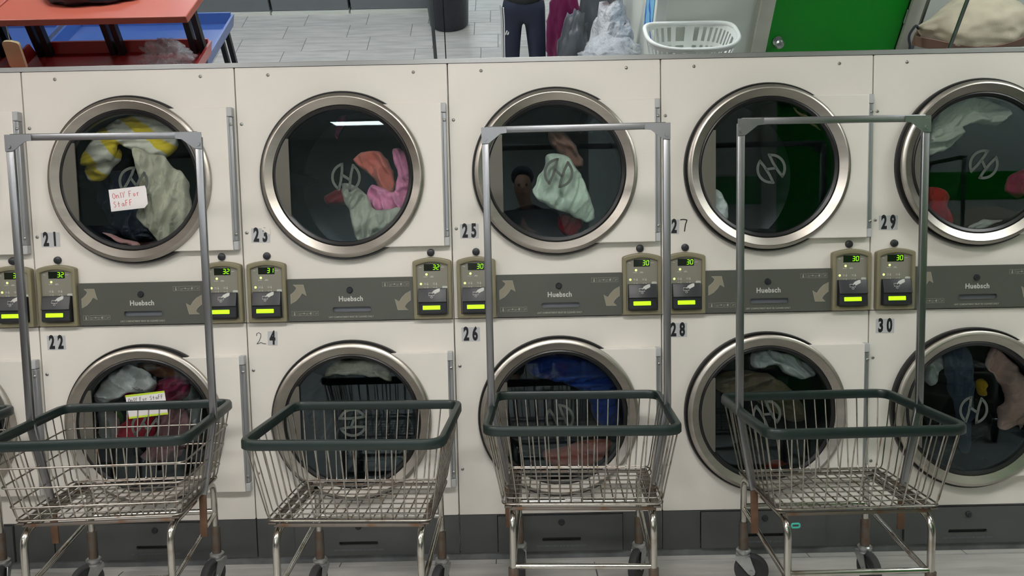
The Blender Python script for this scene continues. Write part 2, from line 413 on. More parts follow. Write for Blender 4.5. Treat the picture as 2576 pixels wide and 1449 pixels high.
# utility room that juts out on the right, with the green door
DX0, DX1, WY = 3.545, 4.425, -2.2
struct('wall_partition', plate([(2.81, 0), (DX0-0.0, 0), (DX0, 2.06), (DX1, 2.06), (DX1, 0), (9, 0), (9, CEIL), (2.81, CEIL)], WY, WY-0.1), 'wallw')
struct('wall_partition_side', box(2.81, 2.91, -7.0, WY-0.1, 0, CEIL), 'wallw')
struct('trim_1', plate([(2.81, 1.41), (DX0-0.09, 1.41), (DX0-0.09, 1.59), (2.81, 1.59)], WY+0.003, WY), 'greendoor')
struct('trim_2', plate([(DX1+0.09, 1.41), (9, 1.41), (9, 1.59), (DX1+0.09, 1.59)], WY+0.003, WY), 'greendoor')
struct('trim_3', box(2.79, 2.86, WY-0.02, WY+0.012, 0, CEIL, 0.004), mat('corner_trim', srgb(214, 216, 212), var=0.02))
fr = plate([(DX0-0.09, 0), (DX0, 0), (DX0, 2.06), (DX1, 2.06), (DX1, 0), (DX1+0.09, 0), (DX1+0.09, 2.15), (DX0-0.09, 2.15)], WY+0.03, WY-0.02)
struct('trim_4', fr, mat('door_frame_cream', srgb(206, 203, 188), var=0.08, scale=6))
dr = struct('door_1', box(DX0+0.004, DX1-0.004, WY-0.045, WY-0.005, 0.01, 2.055, 0.003), 'greendoor', 'plain green painted door with a chrome knob')
obj('door_knob', lathe([(0.0, 0.0), (0.03, 0.0), (0.032, 0.008), (0.012, 0.014), (0.011, 0.035), (0.026, 0.045), (0.031, 0.062), (0.024, 0.074), (0.0, 0.077)], 'Y', 24), 'fork', dr, (DX0+0.075, WY-0.006, 0.965))
for z in (0.3, 1.12, 1.8):
    obj('door_hinge', tube([(0, 0, -0.045), (0, 0, 0.045)], 0.008, 10), 'fork', dr, (DX1-0.002, WY+0.006, z))
struct('baseboard_right', box(2.91, DX0-0.09, WY, WY+0.012, 0, 0.1), 'wallw')

# ceiling lamps: recessed troffers, each gives its own light
for lx, ly, st, lc, lw in LAMPS:
    t = thing('ceiling_lamp', 'recessed fluorescent ceiling troffer ' + lw, 'lamp', (lx, ly, CEIL), 0, 'ceiling troffers')
    fb = plate(rect(-0.62, 0.62, -0.32, 0.32), 0, 0.03, [rect(-0.57, 0.57, -0.27, 0.27)])
    bmesh.ops.rotate(fb, matrix=Matrix.Rotation(PI/2, 3, 'X'), verts=fb.verts); bmesh.ops.translate(fb, vec=(0, 0, -0.03), verts=fb.verts)
    obj('frame', fb, 'lamp', t)
    em = bpy.data.materials.new('lit_diffuser'); em.use_nodes = True; nb = em.node_tree.nodes['Principled BSDF']
    nb.inputs['Base Color'].default_value = (0.9, 0.9, 0.9, 1); nb.inputs['Emission Color'].default_value = (*lc, 1); nb.inputs['Emission Strength'].default_value = st
    obj('diffuser', box(-0.57, 0.57, -0.27, 0.27, -0.022, -0.014), em, t)

# tilted mirror over the dryers
MT = math.radians(18.5)
mr = thing('wall_mirror', 'long mirror tilted forward above the row of dryers, reflecting the room', 'mirror', (0, 0, 1.945))
for x0, x1 in ((-3.0, 1.594), (1.598, 6.2)):
    b = box(x0, x1, 0.0, 0.006, 0.0, 0.72)
    bmesh.ops.rotate(b, matrix=Matrix.Rotation(MT, 3, 'X'), verts=b.verts)
    obj('mirror_panel', b, 'mirror', mr)
ch = box(-3.0, 6.2, -0.004, 0.03, -0.0155, 0.0005)
obj('bottom_channel', ch, 'alu', mr)
b = box(-3.0, 6.2, 0.012, 0.05, 0.0, 0.70); bmesh.ops.rotate(b, matrix=Matrix.Rotation(MT, 3, 'X'), verts=b.verts)
obj('backing_board', b, 'seam', mr)
# ------------------------------------------------------------------ stacked dryers
UZ, LZ, CX = 1.517, 0.577, 0.400        # window centres
def cabinet_bm():
    b = box(0.001, 0.02, 0.021, 1.08, 0.0, 1.93)
    box(0.78, 0.799, 0.021, 1.08, 0.0, 1.93, bm=b); box(0.02, 0.78, 0.021, 1.08, 1.905, 1.93, bm=b)
    box(0.02, 0.78, 1.06, 1.08, 0.0, 1.905, bm=b); box(0.02, 0.78, 0.04, 1.06, 0.0, 0.03, bm=b); box(0.02, 0.78, 0.04, 1.06, 0.955, 0.975, bm=b)
    return b
def front_bm(z0, z1, cz):
    return plate(rect(0.0025, 0.7975, z0, z1, 0.004, 2), 0.0, 0.02, [circle(CX, cz, 0.283, 72)])
def door_bm(cz):
    zt, zb = 0.263, -0.270
    a1 = math.asin(zt/0.296); a0 = -math.asin(-zb/0.296)
    arc = [(CX+0.296*math.cos(a1+(a0-a1)*k/40), cz+0.296*math.sin(a1+(a0-a1)*k/40)) for k in range(41)]
    o = [(0.774, cz+zb), (0.774, cz+zt)] + arc
    b = plate(o, -0.030, -0.001)
    ed = [e for e in b.edges if len(e.link_faces) == 2 and all(abs(v.co.y+0.030) < 1e-5 for v in e.verts) and e.calc_face_angle(0) > 1.0]
    bmesh.ops.bevel(b, geom=ed, offset=0.003, segments=2, affect='EDGES', profile=0.5)
    return smooth(b, 40, True)
def ring_bm():
    return lathe([(0.302, -0.002), (0.3065, -0.012), (0.3065, -0.036), (0.3045, -0.041), (0.2945, -0.0475), (0.2915, -0.0478), (0.2890, -0.0465), (0.2645, -0.034), (0.2620, -0.030), (0.2620, -0.002), (0.302, -0.002)], 'Y', 96, ang=28)
def outer_gasket_bm():
    return lathe([(0.300, 0.001), (0.3150, 0.001), (0.3160, -0.006), (0.3160, -0.022), (0.3125, -0.027), (0.305, -0.026), (0.300, -0.02), (0.300, 0.001)], 'Y', 96)
def inner_gasket_bm():
    return lathe([(0.2625, -0.004), (0.2625, -0.034), (0.258, -0.036), (0.248, -0.031), (0.246, -0.026), (0.246, -0.004), (0.2625, -0.004)], 'Y', 96)
def glass_bm():
    return lathe([(0.0, -0.026), (0.250, -0.026), (0.250, -0.022), (0.0, -0.022)], 'Y', 72)
def drum_bm():
    return lathe([(0.283, 0.0), (0.283, 0.05), (0.345, 0.055), (0.345, 0.70), (0.30, 0.72), (0.0, 0.72), (0.0, 0.73), (0.31, 0.73), (0.352, 0.705), (0.352, 0.04), (0.29, 0.035), (0.29, 0.0), (0.283, 0.0)], 'Y', 64)
def baffle_bm(k):
    a = 2*PI*k/3+0.6
    b = plate([(-0.035, 0.338), (0.035, 0.338), (0.012, 0.27), (-0.012, 0.27)], 0.08, 0.68)
    bmesh.ops.rotate(b, matrix=Matrix.Rotation(a, 3, 'Y'), verts=b.verts); return b
def latch_bm():
    # grey plate across the left of the window: chord x from ring to a vertical edge
    o = []; r = 0.2615; xe = -0.2; zt, zb = 0.142, -0.148
    a0 = PI-math.asin(zt/r); a1 = PI+math.asin(-zb/r)
    o = [(xe, zb), (xe, zt)] + [(r*math.cos(a0+(a1-a0)*k/24), r*math.sin(a0+(a1-a0)*k/24)) for k in range(25)]
    b = plate(o, -0.0335, -0.0275)
    return b
def logo_bm():
    R = 0.056; wd = 0.0100; ln = []
    for s in (1, -1):
        st = 0.33*R
        a = math.acos(0.36)
        arc = [(s*(R-wd/2)*math.cos(-a*1.0+2*a*k/24), s*(R-wd/2)*math.sin(-a*1.0+2*a*k/24)) for k in range(25)]
        ln.append(arc)
        ln.append([(s*st*1.25, s*-0.90*R), (s*st, s*-0.4*R), (s*st*0.9, s*0.3*R), (s*st*1.05, s*0.96*R)])
    ln.append([(-0.33*R, 0.14*R), (0.33*R, -0.14*R)])
    return strokes(ln, wd, -0.0272, -0.0262)
def hinge_bm(cz):
    b = box(0.7745, 0.792, -0.026, -0.0005, cz-0.235, cz+0.228, 0.002)
    tube([(0.7765, -0.024, cz-0.235), (0.7765, -0.024, cz+0.228)], 0.0055, 10, bm=b)
    return b
def hinge_cap_bm(cz):
    b = box(0.772, 0.793, -0.030, -0.0005, cz+0.229, cz+0.264, 0.003); return b
def hinge_foot_bm(cz): return box(0.7745, 0.793, -0.028, -0.0005, cz-0.270, cz-0.236, 0.003)
def screw_bm():
    b = lathe([(0.0062, 0.0), (0.0058, -0.002), (0.0035, -0.0036), (0.0018, -0.0038), (0.0016, -0.0026), (0.0, -0.0026)], 'Y', 12); return b
def bez_out(x0, x1, z0, z1, rise, n=12):
    top = [(x1+(x0-x1)*k/n, z1+rise*(1-(2*k/n-1)**2)) for k in range(n+1)]
    return [(x0, z0), (x1, z0)] + [(x, z) for x, z in top]
def bezel_bm():
    o = [(v.x, v.y) for v in rounded(bez_out(0.0, 0.148, 0.0, 0.222, 0.014), 0.006, 2)]
    i = bez_out(0.015, 0.133, 0.018, 0.206, 0.012)
    b = plate(o, -0.026, 0.0, [i])
    ed = [e for e in b.edges if len(e.link_faces) == 2 and all(abs(v.co.y+0.026) < 1e-5 for v in e.verts) and e.calc_face_angle(0) > 1.0]
    bmesh.ops.bevel(b, geom=ed, offset=0.005, segments=2, affect='EDGES', profile=0.5)
    return smooth(b, 35, True)
def face_bm(): return plate(bez_out(0.013, 0.135, 0.016, 0.207, 0.0125), -0.016, -0.004)
SEGM = {'0': 'abcdef', '1': 'bc', '2': 'abged', '3': 'abgcd', '5': 'afgcd'}
def seg_bm(s):
    b = new(); h = 0.0085; wd = 0.0085; tk = 0.0017; sl = 0.10
    segs = {'a': ((0, 2*h), (wd, 2*h)), 'b': ((wd, h), (wd, 2*h)), 'c': ((wd, 0), (wd, h)), 'd': ((0, 0), (wd, 0)), 'e': ((0, 0), (0, h)), 'f': ((0, h), (0, 2*h)), 'g': ((0, h), (wd, h))}
    ln = []
    for k, ch in enumerate(s):
        for c in SEGM[ch]:
            (xa, za), (xb, zb) = segs[c]; d = Vector((xb-xa, zb-za)).normalized()*0.0006
            ln.append([(k*0.014+xa+d.x+sl*za, za+d.y), (k*0.014+xb-d.x+sl*zb, zb-d.y)])
    return strokes(ln, tk, -0.0006, 0.0, b)
def reader_bm():
    # black card reader, front slopes outwards to a lip, then a lower block
    prof = [(0.0, 0.098), (-0.020, 0.098), (-0.034, 0.052), (-0.036, 0.047), (-0.030, 0.045), (-0.035, 0.006), (-0.030, 0.0), (0.0, 0.0)]
    b = new(); W = 0.108
    A = [b.verts.new((0, y, z)) for y, z in prof]; B = [b.verts.new((W, y, z)) for y, z in prof]
    n = len(prof); b.faces.new(A); b.faces.new(B[::-1])
    for i in range(n): b.faces.new((A[i], B[i], B[(i+1) % n], A[(i+1) % n]))
    bmesh.ops.recalc_face_normals(b, faces=b.faces[:])
    bmesh.ops.bevel(b, geom=b.edges[:], offset=0.0025, segments=2, affect='EDGES', profile=0.5)
    return smooth(b, 30)
def card_icon_bm():
    b = strokes([[(0, 0), (0.021, 0), (0.021, 0.011), (0, 0.011), (0, 0)]], 0.0016, -0.0006, 0)
    plate([(0.0115, 0.0085), (0.014, 0.013), (0.018, 0.0185), (0.024, 0.022), (0.034, 0.0265), (0.0425, 0.0275), (0.0425, 0.0165), (0.037, 0.0125), (0.031, 0.0105), (0.026, 0.0065), (0.0225, 0.0075), (0.0215, 0.011), (0.0175, 0.0125), (0.0145, 0.0075)], -0.0006, 0, bm=b)
    strokes([[(0.006, -0.006), (0.011, -0.0025), (0.016, -0.006), (0.011, -0.0095), (0.006, -0.006)]], 0.0014, -0.0006, 0, b)
    return b
def icons_bm():
    b = new()
    for ix, iz in ((0.0, 0.0), (0.034, 0.0), (0.0, -0.016), (0.034, -0.016)):
        strokes([[(ix, iz+0.003), (ix+0.008, iz+0.003)], [(ix, iz-0.001), (ix+0.008, iz-0.001)]], 0.0014, -0.0004, 0, b)
        plate(circle(ix+0.0135, iz-0.001, 0.0026, 8), -0.0004, 0, bm=b); strokes([[(ix+0.0135, iz), (ix+0.0135, iz+0.006)]], 0.0018, -0.0004, 0, b)
    strokes([[(-0.001, 0.028), (0.014, 0.028)], [(0.026, 0.030), (0.036, 0.030)], [(0.024, 0.027), (0.038, 0.027)], [(-0.018, 0.066), (-0.010, 0.064)], [(0.066, 0.064), (0.078, 0.064)]], 0.0016, -0.0004, 0, b)
    return b
def arrow_bm():
    # curved arrow sweeping up to the right
    a = [(0.0, -0.042), (0.0, -0.006), (0.010, 0.001), (0.019, 0.010), (0.024, 0.020), (0.011, 0.031), (0.050, 0.031), (0.060, -0.011), (0.044, -0.001), (0.034, -0.016), (0.019, -0.031)]
    return plate(a, -0.0006, 0)
def arrow_line_bm():
    a = [(0.0, -0.042), (0.0, -0.006), (0.010, 0.001), (0.019, 0.010), (0.024, 0.020), (0.011, 0.031), (0.050, 0.031), (0.060, -0.011), (0.044, -0.001), (0.034, -0.016), (0.019, -0.031), (0.0, -0.042)]
    return strokes([a], 0.0014, -0.0009, -0.0003)
def pict_bm():
    # small instruction pictograms: thermometer box, switch box, blank box
    R_ = lambda x0, x1: [(x0, 0), (x1, 0), (x1, 0.0165), (x0, 0.0165), (x0, 0)]
    b = strokes([R_(0, 0.020), R_(0.024, 0.078), R_(0.082, 0.102)], 0.0009, -0.0004, 0)
    strokes([[(0.0105, 0.005), (0.0105, 0.014)]], 0.0035, -0.0004, 0, b); plate(circle(0.0105, 0.0045, 0.0032, 10), -0.0004, 0, bm=b)
    strokes([[(0.027, 0.0085), (0.045, 0.0085)], [(0.052, 0.0085), (0.066, 0.0085)], [(0.027, 0.004), (0.036, 0.004)], [(0.054, 0.004), (0.062, 0.004)]], 0.0012, -0.0004, 0, b)
    plate(circle(0.047, 0.0085, 0.003, 8), -0.0004, 0, bm=b)
    plate([(0.068, 0.008), (0.071, 0.013), (0.075, 0.012), (0.075, 0.006), (0.072, 0.003), (0.069, 0.005)], -0.0004, 0, bm=b)
    strokes([[(0.085, 0.012), (0.091, 0.013)], [(0.088, 0.005), (0.098, 0.012)], [(0.091, 0.004), (0.099, 0.009)]], 0.0009, -0.0004, 0, b)
    return b
def lintpanel_bm():
    slot = [(v.x, v.y) for v in rounded([(0.338, 1.002), (0.484, 1.002), (0.484, 1.021), (0.338, 1.021)], 0.009, 5)]
    return plate(rect(0.1665, 0.6475, 0.968, 1.131, 0.002, 2), -0.0125, 0.0, [slot])
def slot_bm():
    b = plate(rect(0.330, 0.492, 0.995, 1.028), -0.0035, -0.0005)
    return b
def slot_rim_bm():
    p = [(v.x, v.y) for v in rounded([(0.337, 1.001), (0.485, 1.001), (0.485, 1.022), (0.337, 1.022)], 0.0095, 5)]
    return strokes([p+[p[0]]], 0.0022, -0.0145, -0.0105)
def lock_bm(): return lathe([(0.0, -0.0085), (0.004, -0.0085), (0.0045, -0.007), (0.009, -0.007), (0.0115, -0.0045), (0.0125, 0.0)], 'Y', 20)
def knob_bm(): return lathe([(0.0, -0.0105), (0.0075, -0.0105), (0.0135, -0.0075), (0.0145, -0.003), (0.0145, 0.0)], 'Y', 24)
def drawer_bm():
    slot = [(v.x, v.y) for v in rounded([(0.325, 0.075), (0.478, 0.075), (0.478, 0.090), (0.325, 0.090)], 0.007, 4)]
    return plate(rect(0.152, 0.642, 0.034, 0.178, 0.002, 2), -0.008, 0.004, [slot])

def digit_label(parent, s, x, z, tilt=0.0):
    """number sticker with black condensed digits"""
    wd = 0.0335*len(s)+0.004
    st = obj('number_label', cached(('label', len(s)), lambda: plate(rect(-wd/2, wd/2, -0.0275, 0.0275, 0.002, 2), -0.0006, 0.0), 'sticker'), None, parent, (x, -0.0004, z), (0, tilt, 0))
    st['label'] = 'silver number sticker reading ' + s
    for k, chh in enumerate(s):
        obj('digit', text_mesh('digit'+chh, chh, 0.071, 0.58, 0.0030), 'ink', st, (-wd/2+0.0187+0.0335*k, -0.0012, 0))
    return st

# per machine: x offset, numbers, displays, glass logo turns (upper, lower)
UNITS = [(-0.8, '19', '20', '30', '35', 0.2, 0.7), (0.0, '21', '22', '32', '32', 0.56, 0.6), (0.8, '23', '24', '31', '32', 0.2, 1.55),
         (1.6, '25', '26', '30', '30', 0.38, -0.38), (2.4, '27', '28', '30', '30', -0.52, -0.45), (3.2, '29', '30', '30', '30', 0.71, 0.22)]
WHICH = ['white stacked dryer with only its right edge in view at the far left', 'white stacked dryer with paper notes stuck on both windows',
         'white stacked dryer with a torn upper number and thin handwritten lower digit', 'white stacked dryer with a pale green towel flying in its upper window',
         'white stacked dryer whose upper number ends in a handwritten seven', 'white stacked dryer cut off at the right edge of the picture']
for ui, (ux, nu, nl, dl, dri, lu, ll) in enumerate(UNITS):
    D = thing('stacked_dryer', WHICH[ui], 'dryer', (ux, 0, 0), 0, 'stacked dryers in the row')
    obj('cabinet', cached('cabinet', cabinet_bm, 'enamel'), None, D)
    for nm, z0, z1, cz, lr in (('upper', 0.9665, 1.9285, UZ, lu), ('lower', 0.187, 0.9635, LZ, ll)):
        obj('front_panel', cached('front_'+nm, lambda: front_bm(z0, z1, cz), 'enamel'), None, D)
        dm = obj('drum', cached('drum', drum_bm, 'drum'), None, D, (CX, 0.021, cz))
        for k in range(3): obj('baffle', cached(('baffle', k), lambda: baffle_bm(k), 'drum'), None, dm)
        d = obj('dryer_door', cached('door_'+nm, lambda: door_bm(cz), 'enamel'), None, D)
        obj('door_ring', cached('ring', ring_bm, 'steel'), None, d, (CX, 0, cz))
        obj('outer_gasket', cached('ogasket', outer_gasket_bm, 'gasket'), None, d, (CX, 0, cz))
        obj('inner_gasket', cached('igasket', inner_gasket_bm, 'gasket'), None, d, (CX, 0, cz))
        obj('window_glass', cached('glass', glass_bm, 'glass'), None, d, (CX, 0, cz))
        obj('latch_plate', cached('latch', latch_bm, 'plate'), None, d, (CX, 0, cz))
        obj('glass_logo', cached('logo', logo_bm, 'etch'), None, d, (CX+(0.01 if nm == 'upper' else 0.0), 0, cz-0.005), (0, lr, 0))
        obj('hinge', cached('hinge_'+nm, lambda: hinge_bm(cz), 'hinge'), None, d)
        obj('hinge_cap', cached('hcap_'+nm, lambda: hinge_cap_bm(cz), 'hingecap'), None, d)
        obj('hinge_foot', cached('hfoot_'+nm, lambda: hinge_foot_bm(cz), 'hingecap'), None, d)
        sm = cached('screw', screw_bm, 'screw')
        for zz in (cz+0.20, cz-0.21): obj('screw', sm, None, d, (0.786, -0.026, zz))
        for zz in (cz+0.203, cz-0.206): obj('screw', sm, None, D, (0.018, 0, zz))
    for xx in (0.126, 0.672): obj('screw', cached('screw', screw_bm, 'screw'), None, D, (xx, 0, 1.900))
    # middle band: lint panel and the two control panels
    lp = obj('lint_panel', cached('lintpanel', lintpanel_bm, 'slate'), None, D)
    obj('handle_recess', cached('slot', slot_bm, 'slot'), None, lp)
    obj('recess_rim', cached('slotrim', slot_rim_bm, 'slate'), None, lp)
    obj('lock', cached('lock', lock_bm, 'black'), None, lp, (0.405, -0.0125, 1.085))
    obj('lettering', text_mesh('huebsch', 'Huebsch', 0.0265, 0.94, 0.0007, space=1.08), 'print', lp, (0.408, -0.0130, 1.051))
    obj('lettering', text_mesh('lint', 'LINT COMPARTMENT MUST BE CLEANED DAILY', 0.0088, 0.90, 0.0002), 'printdim', lp, (0.407, -0.0129, 0.982))
    obj('arrow_print', cached('arrow', arrow_bm, 'arrow'), None, lp, (0.178, -0.0125, 1.078))
    obj('arrow_outline', cached('arrowl', arrow_line_bm, 'printdim'), None, lp, (0.178, -0.0125, 1.078))
    obj('arrow_print', cached('arrow', arrow_bm, 'arrow'), None, lp, (0.637, -0.0125, 1.036), (0, PI, 0))
    obj('arrow_outline', cached('arrowl', arrow_line_bm, 'printdim'), None, lp, (0.637, -0.0125, 1.036), (0, PI, 0))
    obj('pictogram', cached('pict', pict_bm, 'printdim'), None, lp, (0.180, -0.0125, 0.990))
    obj('pictogram', cached('pict', pict_bm, 'printdim'), None, lp, (0.530, -0.0125, 1.096))
    for bx, dd, kx in ((0.0165, dl, 0.091), (0.6485, dri, 0.718)):
        cp = obj('control_panel', cached('bezel', bezel_bm, 'olive'), None, D, (bx, -0.0005, 0.968))
        obj('control_face', cached('cface', face_bm, 'face'), None, cp)
        obj('display_window', cached('dwin', lambda: plate(rect(0.0, 0.062, 0, 0.0265), -0.0008, 0.0), 'lcdoff'), None, cp, (0.043, -0.016, 0.186-0.0015))
        obj('display_digits', cached(('seg', dd), lambda: seg_bm(dd), 'seg'), None, cp, (0.077, -0.0169, 0.190))
        obj('status_lamp', cached('led', lambda: lathe([(0.0, -0.0018), (0.0032, -0.0014), (0.0042, 0.0)], 'Y', 12), 'led'), None, cp, (0.052, -0.016, 0.171))
        if (ui, bx) != (1, 0.0165): obj('status_lamp', CACHE['led'], None, cp, (0.030, -0.016, 0.135))
        obj('button_print', cached('icons', icons_bm, 'print'), None, cp, (0.042, -0.016, 0.134))
        obj('start_button', cached('obtn', lambda: plate(rect(-0.010, 0.010, -0.005, 0.005, 0.005, 4), -0.002, 0.0), 'print'), None, cp, (0.121, -0.016, 0.121))
        obj('lock_button', cached('knob', knob_bm, 'black'), None, D, (kx, -0.0, 1.2215))
        # readers sit a little crooked on some machines
        rr = obj('card_reader', cached('reader', reader_bm, 'black'), None, D, (bx+0.0205, -0.010, 0.988))
        obj('lcd_screen', cached('lcdscr', lambda: plate(rect(0, 0.066, 0, 0.0155, 0.001, 1), -0.0008, 0.0), 'lcd'), None, rr, (0.017, -0.0338, 0.0185), (math.radians(-7), 0, 0))
        obj('lcd_bezel', cached('lcdbz', lambda: plate(rect(-0.004, 0.070, -0.004, 0.0195, 0.001, 1), -0.0004, 0.0), 'ink'), None, rr, (0.017, -0.0336, 0.0185), (math.radians(-7), 0, 0))
        obj('card_icon', cached('cicon', card_icon_bm, 'print'), None, rr, (0.040, -0.0284, 0.0715), (math.radians(-17), 0, 0))
    # bottom: charcoal kick panel with the lower lint drawer
    kp = obj('kick_panel', cached('kick', lambda: plate(rect(0.0025, 0.7975, 0.030, 0.1845), 0.001, 0.02, [rect(0.149, 0.645, 0.0315, 0.181)]), 'kick'), None, D)
    dw = obj('lint_drawer', cached('drawer', drawer_bm, 'kick'), None, D)
    obj('drawer_recess', cached('drecess', lambda: plate(rect(0.315, 0.488, 0.066, 0.099), 0.002, 0.006), 'gasket'), None, dw)
    obj('lettering', text_mesh('lint2', 'LINT COMPARTMENT MUST BE CLEANED DAILY', 0.0100, 0.90, 0.0002), 'slot', dw, (0.402, -0.0084, 0.056))
    obj('lock', CACHE['lock'], None, dw, (0.402, -0.008, 0.152))
    obj('toe_strip', cached('toe', lambda: box(0.0, 0.8, 0.006, 0.03, 0.0, 0.029), 'toe'), None, D)
    # number stickers
    if nu == '27':
        digit_label(D, '2', 0.050, 1.301, 0.04)
        hp = obj('handwritten_digit', strokes([[(-0.012, 0.022), (0.0, 0.0235), (0.014, 0.021)], [(0.014, 0.021), (0.008, 0.004), (0.004, -0.023)]], 0.0042, -0.0005, 0), 'ink', D, (0.085, -0.0003, 1.305))
        hp['label'] = 'handwritten black 7'
    elif nu == '23':
        st = digit_label(D, '23', 0.071, 1.300, 0.03)
        obj('torn_paper', plate([(0.004, 0.029), (0.037, 0.029), (0.037, 0.006), (0.031, 0.005), (0.018, 0.014), (0.004, 0.024)], -0.0026, -0.0020), 'enamel', st)
    else: digit_label(D, nu, 0.068, 1.300, 0.0)
    if nl == '24':
        digit_label(D, '4', 0.098, 0.903, 0.03)
        c24 = [(-0.020, 0.012), (-0.018, 0.021), (-0.010, 0.024), (-0.003, 0.019), (-0.003, 0.009), (-0.010, -0.008), (-0.020, -0.020), (-0.016, -0.019), (-0.004, -0.014), (0.006, -0.019), (0.016, -0.020)]
        hp = obj('handwritten_digit', strokes([c24], 0.0026, -0.0005, 0), 'pen', D, (0.056, -0.0003, 0.902)); hp['label'] = 'thin handwritten 2'
    else: digit_label(D, nl, 0.063, 0.903, 0.0)
# ------------------------------------------------------------------ laundry carts
RZ, BZ = 0.690, 0.432                      # rim centre height, basket floor height
RW, RD, BW, BD = 0.298, 0.252, 0.252, 0.188  # half sizes of rim and basket floor
def rim_path(w, d, z, r=0.05): return rounded([(-w, -d, z), (w, -d, z), (w, d, z), (-w, d, z)], r, 5)
def rim_bm():
    prof = [(-0.0115, -0.011), (-0.0115, 0.009), (-0.008, 0.0155), (0.0, 0.0175), (0.008, 0.0155), (0.0115, 0.009), (0.0115, -0.011), (0.009, -0.0135), (-0.009, -0.0135)]
    return sweep(rim_path(RW, RD, RZ), prof)
def uwire(a, b, c, d, r=0.0024): return tube(rounded([a, b, c, d], 0.018, 3, False), r, 6)
def fb_wire(k, n):       # down the front, along the floor, up the back
    t = -1+2*k/(n-1); xt, xb = t*(RW-0.03), t*(BW-0.012)
    return uwire((xt, -RD+0.001, RZ-0.008), (xb, -BD, BZ), (xb, BD, BZ), (xt, RD-0.001, RZ-0.008))
def lr_wire(k, n):       # down the left, along the floor, up the right
    t = -1+2*k/(n-1); yt, yb = t*(RD-0.035), t*(BD-0.010)
    return uwire((-RW+0.001, yt, RZ-0.008), (-BW, yb, BZ+0.005), (BW, yb, BZ+0.005), (RW-0.001, yt, RZ-0.008))
def floor_lr(k, n):
    t = -1+2*k/(n-1); return tube([(-BW+0.012, t*(BD-0.01), BZ+0.0045), (BW-0.012, t*(BD-0.01), BZ+0.0045)], 0.0022, 6)
def ring_wire(f, r=0.0026):
    w, d, z = BW+(RW-BW)*f, BD+(RD-BD)*f, BZ+(RZ-BZ)*f
    return tube(rim_path(w+0.003, d+0.003, z, 0.03), r, 6, True)
LX, LYF, LYR, LZT = 0.222, -0.205, 0.232, 0.405
def side_frame_bm(s):
    p = rounded([(s*LX, LYR, 0.130), (s*LX, LYR, LZT), (s*LX, LYF, LZT), (s*LX, LYF, 0.130)], 0.055, 6, False)
    return tube(p, 0.0115, 12)
def flat(a, b, wd, tk, axis):
    """flat bar between two points, wide along `axis`"""
    A, B = Vector(a), Vector(b); d = (B-A).normalized(); u = Vector(axis); u = (u-d*u.dot(d)).normalized(); v = d.cross(u)
    bm = new(); c = [(1, 1), (1, -1), (-1, -1), (-1, 1)]
    P = [bm.verts.new(A+u*i*wd/2+v*j*tk/2) for i, j in c]; Q = [bm.verts.new(B+u*i*wd/2+v*j*tk/2) for i, j in c]
    for k in range(4): bm.faces.new((P[k], P[(k+1) % 4], Q[(k+1) % 4], Q[k]))
    bm.faces.new(P[::-1]); bm.faces.new(Q); bmesh.ops.recalc_face_normals(bm, faces=bm.faces[:])
    bmesh.ops.bevel(bm, geom=bm.edges[:], offset=min(wd, tk)*0.18, segments=2, affect='EDGES', profile=0.5)
    return smooth(bm, 50)
PX, PY, PZ = 0.300, 0.030, 1.640
def pole_bm(s):
    b = flat((s*PX, PY, 0.69), (s*PX, PY, PZ-0.006), 0.024, 0.016, (1, 0, 0))
    return merge(b, flat((s*0.252, PY, 0.425), (s*PX, PY, 0.70), 0.024, 0.014, (1, 0, 0)))
def gusset_bm(s):
    b = plate([(s*0.012, 0.008), (s*-0.072, 0.008), (s*-0.072, -0.012), (s*-0.052, -0.014), (s*-0.013, -0.044), (s*0.012, -0.046)], -0.0115, -0.0085)
    tube([(0, -0.0085, -0.03), (0, -0.015, -0.03)], 0.0075, 12, bm=b)
    bmesh.ops.translate(b, vec=(s*PX, PY, PZ), verts=b.verts); return b
def wheel_bm():
    return lathe([(0.0, -0.014), (0.018, -0.014), (0.022, -0.011), (0.044, -0.011), (0.050, -0.0145), (0.0565, -0.013), (0.060, -0.006), (0.060, 0.006), (0.0565, 0.013), (0.050, 0.0145), (0.044, 0.011), (0.022, 0.011), (0.018, 0.014), (0.0, 0.014)], 'X', 32)
def fork_bm():
    b = lathe([(0.0, 0.136), (0.021, 0.136), (0.026, 0.132), (0.026, 0.126), (0.022, 0.124), (0.022, 0.120), (0.027, 0.117), (0.027, 0.110), (0.0, 0.110)], 'Z', 24)
    for s in (-1, 1):
        o = [(-0.024, 0.112), (0.026, 0.112), (0.028, 0.100), (-0.018, 0.050), (-0.030, 0.044), (-0.040, 0.050), (-0.042, 0.062)]
        p = plate([(y, z) for y, z in o], -0.0015, 0.0015)
        bmesh.ops.rotate(p, matrix=Matrix.Rotation(PI/2, 3, 'Z'), verts=p.verts); bmesh.ops.translate(p, vec=(s*0.0205, 0, 0), verts=p.verts)
        merge(b, p)
    box(-0.022, 0.022, -0.024, 0.026, 0.110, 0.1135, bm=b)
    tube([(-0.025, -0.028, 0.060), (0.025, -0.028, 0.060)], 0.006, 10, bm=b)
    return b
def stem_bm(): return tube([(0, 0, 0.125), (0, 0, 0.235)], 0.0165, 12)

